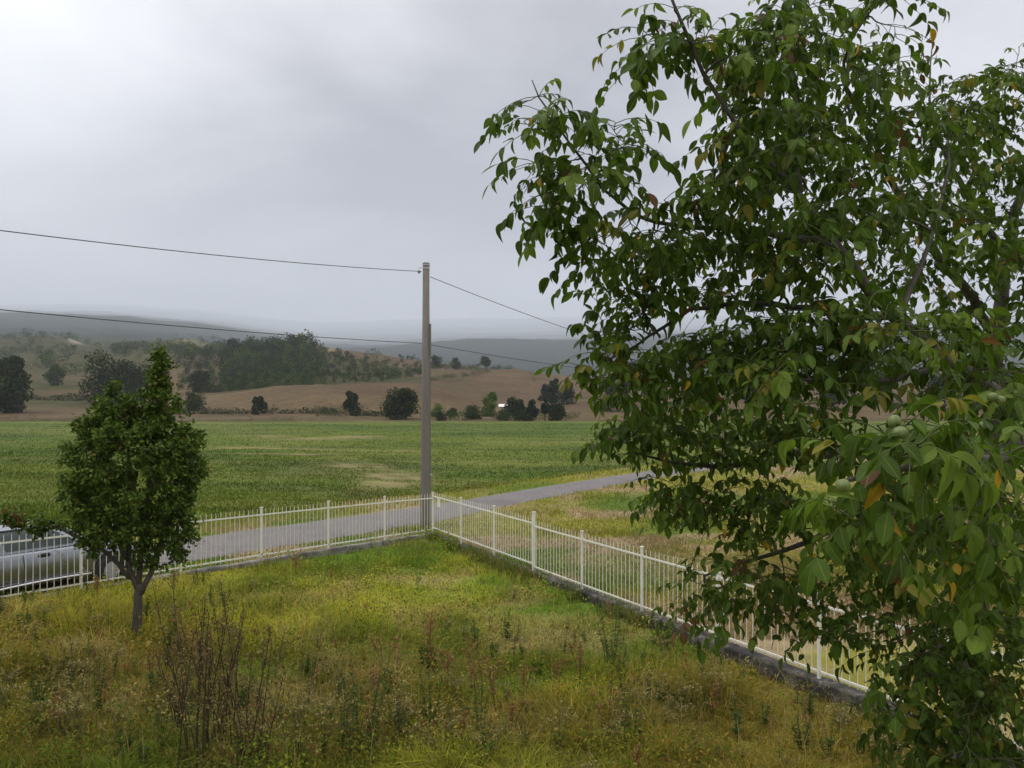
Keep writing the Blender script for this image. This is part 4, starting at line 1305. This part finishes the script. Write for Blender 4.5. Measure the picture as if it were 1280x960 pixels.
# small broad leaves among the blades
n = 150000
Y = 8.2 + 15.8 * rng.random(n) ** 1.3; x = rng.uniform(-1, 1, n) * .78 * Y
k = (inside(x, Y) > .2) & (rng.random(n) < sstep(.36, .58, N1.fbm(x * .9 + 6, Y * .9, 4)))
x = x[k]; Y = Y[k]; n = len(x)
p = np.stack([x, Y, h_in(x, Y) + rng.random(n) ** .7 * (.10 + .34 * sstep(.35, .65, N2.fbm(x * 1.1, Y * 1.1)))], -1)
c = hue(col_in(x, Y) * np.array([1.68, 1.62, 1.45]), n, .8); u = rng.random(n)
c[u < .3] = hue(np.tile(G_GRN * .9, (n, 1)), n, .7)[u < .3]; c[u > .93] = hue(np.tile(G_RUS * 1.2, (n, 1)), n, .7)[u > .93]
mb.inst(np.array([[0, 0, 0], [.26, .5, .05], [0, 1, -.1], [-.26, .5, .05]]), [np.array([0, 1, 2, 3])], p, frames(rng.normal(size=(n, 3)) + [0, 0, .35], rng.normal(size=(n, 3)) * .6 + [0, 0, 1]), rng.uniform(.025, .06, n) * np.interp(Y, [8, 24], [1, 1.5]), c)
tag(mb.build('grass', M['grass']), kind='stuff')
print('garden blades', n)

# dry grass outside and verges
mb = MB()
n = 260000
py = rng.uniform(560, 800, n) ; Y = (CAMZ - .22) / (py - 503) * F
x = (rng.uniform(-100, 1400, n) - 640) * Y / F
k = (inside(x, Y) < -.18) & (Y > 6)
x = x[k]; Y = Y[k]
rdist = road_d(x, Y)
ed_ = .22 * N1.fbm(x * 1.3, Y * 1.3)
k = (((rdist < ed_) | (rdist > ROADW - ed_)) & (rdist < 5.0))
x = x[k]; Y = Y[k]; rdist = rdist[k]; n = len(x)
c = hue(col_out(x, Y), n, .5)
verge = (rdist > ROADW)
yg = hue(np.tile((G_YEL * .95 + G_GRN * .25), (n, 1)), n, .5)
c = np.where((verge & (rng.random(n) < .7))[:, None], yg, c)
hh = np.where(verge, rng.uniform(.06, .24, n), rng.uniform(.03, .12, n) * (1 + 1.2 * sstep(.5, .7, N1.fbm(x * .7, Y * .7))))
blades(mb, x, Y, h_out(x, Y) - .01, hh, rng.uniform(.008, .016, n) * np.interp(Y, [10, 50], [1, 2.6]), rng.uniform(.2, 1.1, n), c)
tag(mb.build('dry_grass', M['grass']), kind='stuff')
print('outer blades', n)

# crop in the field
mb = MB()
n = 330000
py = 529 + 175 * rng.random(n) ** 1.15; Y = (CAMZ - .25) / (py - 503) * F
x = (rng.uniform(-260, 1500, n) - 640) * Y / F
rdist = road_d(x, Y)
k = (rdist > 4.5) & (Y < 164)
x = x[k]; Y = Y[k]; n = len(x)
c = hue(col_field(x, Y), n, .6)
c[rng.random(n) < .05] = np.array([.2, .19, .06])
edge = sstep(7.5, 5.2, rdist[k] + 2 * N2.fbm(x * .5, Y * .5)) * sstep(.40, .58, N3.fbm(x * .9, Y * .9)) * (x < 6)
c = lerp(c, hue(np.tile([.10, .078, .03], (n, 1)), n, .8), edge * .8)
tan = sstep(.11, .2, col_field(x, Y)[:, 0])
hh = rng.uniform(.05, .16, n) * (1 - .75 * tan)
hh *= .7 + .7 * N2.fbm(x * .9, Y * .9)
blades(mb, x, Y, h_out(x, Y) - .02, hh, rng.uniform(.02, .04, n) * np.interp(Y, [20, 60, 160], [1, 2.2, 5]), rng.uniform(.1, .9, n), c)
tag(mb.build('crop', M['crop']), kind='stuff')
print('crop', n)


# ------------------------------------------------------------------ weeds
def weed_mesh(kind, H, seed):
    r = np.random.default_rng(seed)
    mb = MB()
    if kind == 'dock':           # dry rusty stalk with seed clusters
        for s_ in range(r.integers(2, 4)):
            d = r.normal(size=2) * .10 * H; p = np.array([[0, 0, -.05], [d[0] * .4, d[1] * .4, .5 * H], [d[0], d[1], H * r.uniform(.8, 1.05)]])
            mb.tube(p, [.006, .005, .002], 4, (.15, .085, .04), False)
            for b in range(7):
                f = r.uniform(.4, 1); q = np.array([np.interp(f, [0, .5, 1], p[:, k_]) for k_ in range(3)])
                e = q + np.array([r.normal() * .09, r.normal() * .09, r.uniform(.04, .16)]) * H
                mb.tube([q, e], [.003, .0015], 3, (.15, .085, .04), False)
                m = 16; pp = q + (e - q) * r.random(m)[:, None] + r.normal(size=(m, 3)) * .010
                mb.inst(QUAD, [np.array([0, 1, 2, 3])], pp, frames(r.normal(size=(m, 3)), r.normal(size=(m, 3))), r.uniform(.012, .026, m), np.array([.27, .155, .055]) * r.uniform(.5, 1.5, m)[:, None])
    elif kind == 'green':        # tall narrow-leaved fleabane
        for s_ in range(r.integers(3, 6)):
            d = r.normal(size=2) * .12 * H; h = H * r.uniform(.7, 1.05)
            mb.tube([(d[0] * .3, d[1] * .3, -.05), (d[0] * .6, d[1] * .6, .5 * h), (d[0], d[1], h)], [.006, .005, .003], 4, (.07, .10, .03), False)
            m = 46; f = r.random(m); pp = np.stack([d[0] * (.3 + .7 * f), d[1] * (.3 + .7 * f), f * h], -1)
            a = r.random(m) * 2 * PI; ax_ = np.stack([np.cos(a), np.sin(a), r.uniform(.2, 1.1, m)], -1)
            mb.inst(LEAF_P[0] * np.array([.35, 1, 1]), LEAF_P[1], pp, frames(ax_, np.tile([0, 0, 1.], (m, 1))), r.uniform(.05, .10, m) * (1.1 - .5 * f), np.array([.075, .115, .022]) * r.uniform(.6, 1.3, m)[:, None])
    elif kind == 'pale':         # spent heads, straw and cream dots
        for s_ in range(r.integers(3, 6)):
            d = r.normal(size=2) * .16 * H; h = H * r.uniform(.7, 1.0)
            mb.tube([(0, 0, -.05), (d[0] * .5, d[1] * .5, .55 * h), (d[0], d[1], h)], [.004, .0035, .002], 4, (.14, .12, .05), False)
            for b in range(6):
                e = np.array([d[0], d[1], h]) + np.array([r.normal() * .09, r.normal() * .09, r.uniform(-.05, .06)])
                q = np.array([d[0] * .8, d[1] * .8, h * .8])
                mb.tube([q, e], [.002, .0012], 3, (.14, .12, .05), False)
                m = 7; pp = e + r.normal(size=(m, 3)) * .013
                mb.inst(QUAD, [np.array([0, 1, 2, 3])], pp, frames(r.normal(size=(m, 3)), r.normal(size=(m, 3)) + [0, 0, 1]), r.uniform(.012, .024, m), np.array([.36, .30, .11]) * r.uniform(.4, 1.2, m)[:, None])
            m = 14; f = r.random(m) * .7; pp = np.stack([d[0] * f, d[1] * f, f * h], -1)
            mb.inst(LEAF_P[0] * np.array([.5, 1, 1]), LEAF_P[1], pp, frames(r.normal(size=(m, 3)) + [0, 0, .3], np.tile([0, 0, 1.], (m, 1))), r.uniform(.04, .08, m), np.array([.10, .11, .03]) * r.uniform(.7, 1.3, m)[:, None])
    else:                        # dark dead stalks
        for s_ in range(8):
            d = r.normal(size=2) * .13 * H; h = H * r.uniform(.6, 1.05)
            o_ = r.normal(size=2) * .13
            pts = np.array([(o_[0], o_[1], -.05), (o_[0] + d[0] * .3, o_[1] + d[1] * .3, .4 * h), (o_[0] + d[0] * .8, o_[1] + d[1] * .8, .8 * h), (o_[0] + d[0], o_[1] + d[1], h)])
            mb.tube(pts, [.007, .006, .004, .002], 4, (.06, .042, .026), False)
            for b in range(9):
                f = r.uniform(.3, .97); q = np.array([np.interp(f, [0, .4, .8, 1], pts[:, k_]) for k_ in range(3)])
                e = q + np.array([r.normal() * .05, r.normal() * .05, r.uniform(.04, .14)]) * H
                mb.tube([q, (q + e) / 2 + r.normal(size=3) * .01, e], [.003, .0025, .0012], 3, (.075, .05, .03), False)
                m = 9; pp = q + (e - q) * r.random(m)[:, None] + r.normal(size=(m, 3)) * .012
                mb.inst(QUAD, [np.array([0, 1, 2, 3])], pp, frames(r.normal(size=(m, 3)), r.normal(size=(m, 3))), r.uniform(.015, .03, m), np.array([.17, .115, .045]) * r.uniform(.4, 1.5, m)[:, None])
    return mb


def gpt(px, py):
    """ground point of the garden seen at px,py"""
    Y = 12.
    for _ in range(12):
        Y = (CAMZ - float(h_in((px - 640) * Y / F, Y))) / (py - 503) * F
    return np.array([(px - 640) * Y / F, Y, float(h_in((px - 640) * Y / F, Y))])


KINDS = {
    'dock': ('dock_plant', 'rusty brown dry dock stalk standing in the tall grass', 'weed', 'rusty dock stalks in the lawn', .62,
             [(545, 855), (560, 870), (605, 890), (622, 905), (655, 880), (535, 835), (245, 850), (695, 870), (480, 850), (590, 860), (640, 930), (470, 905), (235, 830), (725, 860), (760, 930)]),
    'green': ('fleabane_plant', 'tall narrow-leaved green weed rising above the dry grass', 'weed', 'green weeds in the lawn', .75,
              [(772, 850), (430, 935), (455, 940), (250, 900), (600, 930), (765, 835), (540, 910), (120, 890)]),
    'pale': ('seeded_weed', 'straggly weed with pale seed heads in the foreground grass', 'weed', 'pale seed-headed weeds', .55,
             [(490, 930), (500, 935), (375, 945), (350, 900), (405, 950), (440, 948), (330, 930), (520, 955), (100, 940), (150, 955), (560, 950), (200, 950), (610, 955), (300, 955), (90, 850), (345, 850), (700, 950), (255, 955), (470, 958), (380, 915)]),
    'dead': ('dead_stalks', 'clump of dark bare dead stalks right of the small garden tree', 'dead plant', 'dark dead stalks in the lawn', 1.35,
             [(268, 945), (292, 930), (246, 955), (222, 925), (306, 955)]),
}
for kind, (name, label, cat, grp, H, spots) in KINDS.items():
    H *= 1.15
    protos = [weed_mesh(kind, H * s_, 11 + i_).build(name, M['weed']) for i_, s_ in enumerate((1, .85, 1.12))]
    for i_, (px, py) in enumerate(spots):
        o = protos[i_] if i_ < 3 else protos[i_ % 3].copy()
        if i_ >= 3: COL.objects.link(o)
        o.location = gpt(px, py); o.rotation_euler = (0, 0, rng.random() * 6.28); o.scale = [rng.uniform(.85, 1.2)] * 3
        tag(o, label, cat, grp)

# the uncountable undergrowth of the same weeds
mb = MB()
tmpl = []
for kind in ('dock', 'pale', 'green', 'pale'):
    for s_ in range(3):
        tmpl.append(weed_mesh(kind, .42, 60 + s_))
n = 0
for k in range(900):
    Y = rng.uniform(8.4, 20); x = rng.uniform(-.75, .6) * Y
    if inside(x, Y) < .4: continue
    dn = N3.fbm(x * .3 + 3, Y * .3 + 11)
    near = float(sstep(18, 11, Y))
    if rng.random() > .06 + .8 * near * float(sstep(.40, .62, dn)): continue
    tm = tmpl[rng.integers(0, 12)]
    v = np.concatenate(tm.v); a = rng.random() * 6.28; s_ = rng.uniform(.55, 1.15)
    Rz = np.array([[math.cos(a), -math.sin(a), 0], [math.sin(a), math.cos(a), 0], [0, 0, 1]])
    v = v @ Rz.T * s_ + np.array([x, Y, float(h_in(x, Y))])
    base_n = mb.n
    mb.v.append(v); mb.c.append(np.concatenate(tm.c)); mb.u.append(np.concatenate(tm.u))
    mb.f += [f + base_n for f in tm.f]; mb.m += tm.m; mb.n += len(v); n += 1
tag(mb.build('undergrowth', M['weed']), kind='stuff')
print('undergrowth', n)

# weeds along the foot of the dark wall
mb = MB()
n = 9000
t_ = rng.uniform(.6, 16, n); off = np.abs(rng.normal(size=n)) * .18 + .16
k = rng.random(n) < sstep(.42, .6, N1.fbm(t_ * .7, t_ * 0 + 3))
t_ = t_[k]; off = off[k]; n = len(t_)
x = C0[0] + UR[0] * t_ + NRin[0] * off; Y = C0[1] + UR[1] * t_ + NRin[1] * off
blades(mb, x, Y, h_in(x, Y) - .02, rng.uniform(.12, .5, n), rng.uniform(.008, .016, n), rng.uniform(.2, 1, n), hue(np.where((rng.random(n) < .35)[:, None], G_STR * .8, G_GRN * .8), n, .6))
tag(mb.build('wall_weeds', M['grass']), kind='stuff')

# ------------------------------------------------------------------ haze
mb = MB(); mb.box((0, 9000, 1085), (47500, 18500, 2210))
t = NT('haze_air')
vol = t.n('ShaderNodeVolumePrincipled', {'Color': (.81, .855, .93), 'Density': .00016, 'Anisotropy': .1})
t.t.links.new(vol.outputs[0], t.out.inputs['Volume'])
hz = mb.build('haze', t.m)
tag(hz, kind='stuff')

# ------------------------------------------------------------------ sky, sun, camera
W = bpy.data.worlds.new('World'); S.world = W; W.use_nodes = True
nt = W.node_tree; nt.nodes.clear()


def wn(ty, **kw):
    nd = nt.nodes.new(ty)
    for k, v in kw.items(): setattr(nd, k, v)
    return nd


SUN_EL, SUN_AZ = math.radians(56), math.radians(-72)
out = wn('ShaderNodeOutputWorld')
sky = wn('ShaderNodeTexSky', sky_type='NISHITA', sun_disc=False, sun_elevation=SUN_EL, sun_rotation=SUN_AZ)
b1 = wn('ShaderNodeBackground'); b1.inputs[1].default_value = .05
nt.links.new(sky.outputs[0], b1.inputs[0])
# cloud sheet: noise on a plane far overhead (direction divided by its height)
tc = wn('ShaderNodeTexCoord'); sep = wn('ShaderNodeSeparateXYZ'); nt.links.new(tc.outputs['Generated'], sep.inputs[0])


def wmath(op, a, b):
    nd = wn('ShaderNodeMath', operation=op)
    for i_, q in enumerate((a, b)):
        if isinstance(q, bpy.types.NodeSocket): nt.links.new(q, nd.inputs[i_])
        else: nd.inputs[i_].default_value = q
    return nd.outputs[0]


zz = wmath('ADD', wmath('MAXIMUM', sep.outputs[2], 0.0), .22)
cx = wmath('DIVIDE', sep.outputs[0], zz); cy = wmath('DIVIDE', sep.outputs[1], zz)
cmb = wn('ShaderNodeCombineXYZ'); nt.links.new(cx, cmb.inputs[0]); nt.links.new(cy, cmb.inputs[1])
noi = wn('ShaderNodeTexNoise'); noi.inputs['Scale'].default_value = .95; noi.inputs['Detail'].default_value = 6; noi.inputs['Roughness'].default_value = .48
noi.inputs['Distortion'].default_value = .3
mp = wn('ShaderNodeMapping'); mp.inputs['Location'].default_value = (3.1, 1.7, 0); nt.links.new(cmb.outputs[0], mp.inputs[0]); nt.links.new(mp.outputs[0], noi.inputs[0])
# a darker cloud bank ahead, a brighter break to the left
dx = wmath('SUBTRACT', cx, .05); dy = wmath('SUBTRACT', cy, 1.75)
dark = wmath('POWER', 2.718, wmath('MULTIPLY', wmath('ADD', wmath('MULTIPLY', dx, dx), wmath('MULTIPLY', wmath('MULTIPLY', dy, dy), .55)), -2.6))
dx = wmath('SUBTRACT', cx, -.85); dy = wmath('SUBTRACT', cy, 1.6)
brt = wmath('POWER', 2.718, wmath('MULTIPLY', wmath('ADD', wmath('MULTIPLY', dx, dx), wmath('MULTIPLY', wmath('MULTIPLY', dy, dy), .5)), -1.6))
fac = wmath('ADD', wmath('MULTIPLY', wmath('SUBTRACT', noi.outputs[0], .5), 1.7), .56)
fac = wmath('ADD', wmath('SUBTRACT', fac, wmath('MULTIPLY', dark, .40)), wmath('MULTIPLY', brt, .24))
rp = wn('ShaderNodeValToRGB'); nt.links.new(fac, rp.inputs[0])
e = rp.color_ramp.elements
e[0].position = .14; e[0].color = (.185, .178, .192, 1)
e[1].position = .80; e[1].color = (.95, .94, .95, 1)
b2 = wn('ShaderNodeBackground'); b2.inputs[1].default_value = 1.5
nt.links.new(rp.outputs[0], b2.inputs[0])
gain = wmath('ADD', wmath('MULTIPLY', wmath('POWER', wmath('MAXIMUM', sep.outputs[2], 0.0), 1.2), 2.0), .50)
nt.links.new(wmath('MULTIPLY', gain, 1.5), b2.inputs[1])
ms = wn('ShaderNodeMixShader'); ms.inputs[0].default_value = .88
nt.links.new(b1.outputs[0], ms.inputs[1]); nt.links.new(b2.outputs[0], ms.inputs[2]); nt.links.new(ms.outputs[0], out.inputs[0])

sl = bpy.data.lights.new('sun', 'SUN'); sl.energy = 1.5; sl.angle = math.radians(25); sl.color = (1, .96, .9)
so = bpy.data.objects.new('sun', sl); COL.objects.link(so)
sd = Vector((math.sin(SUN_AZ) * math.cos(SUN_EL), math.cos(SUN_AZ) * math.cos(SUN_EL), math.sin(SUN_EL)))
so.rotation_euler = sd.to_track_quat('Z', 'Y').to_euler(); so.location = (-20, -20, 30)

cam = bpy.data.cameras.new('camera'); co = bpy.data.objects.new('camera', cam); COL.objects.link(co)
co.location = (0, 0, CAMZ); co.rotation_euler = (PI / 2, 0, 0)
cam.sensor_width = 36; cam.lens = 36 * F / 1280; cam.shift_y = 23 / 1280
cam.clip_start = .05; cam.clip_end = 60000
S.camera = co
S.view_settings.view_transform = 'Standard'; S.view_settings.look = 'None'; S.view_settings.exposure = -.02; S.view_settings.gamma = 1
S.render.engine = 'CYCLES'
S.cycles.max_bounces = 8; S.cycles.diffuse_bounces = 3; S.cycles.glossy_bounces = 2; S.cycles.transmission_bounces = 3; S.cycles.volume_bounces = 5
S.cycles.use_denoising = True
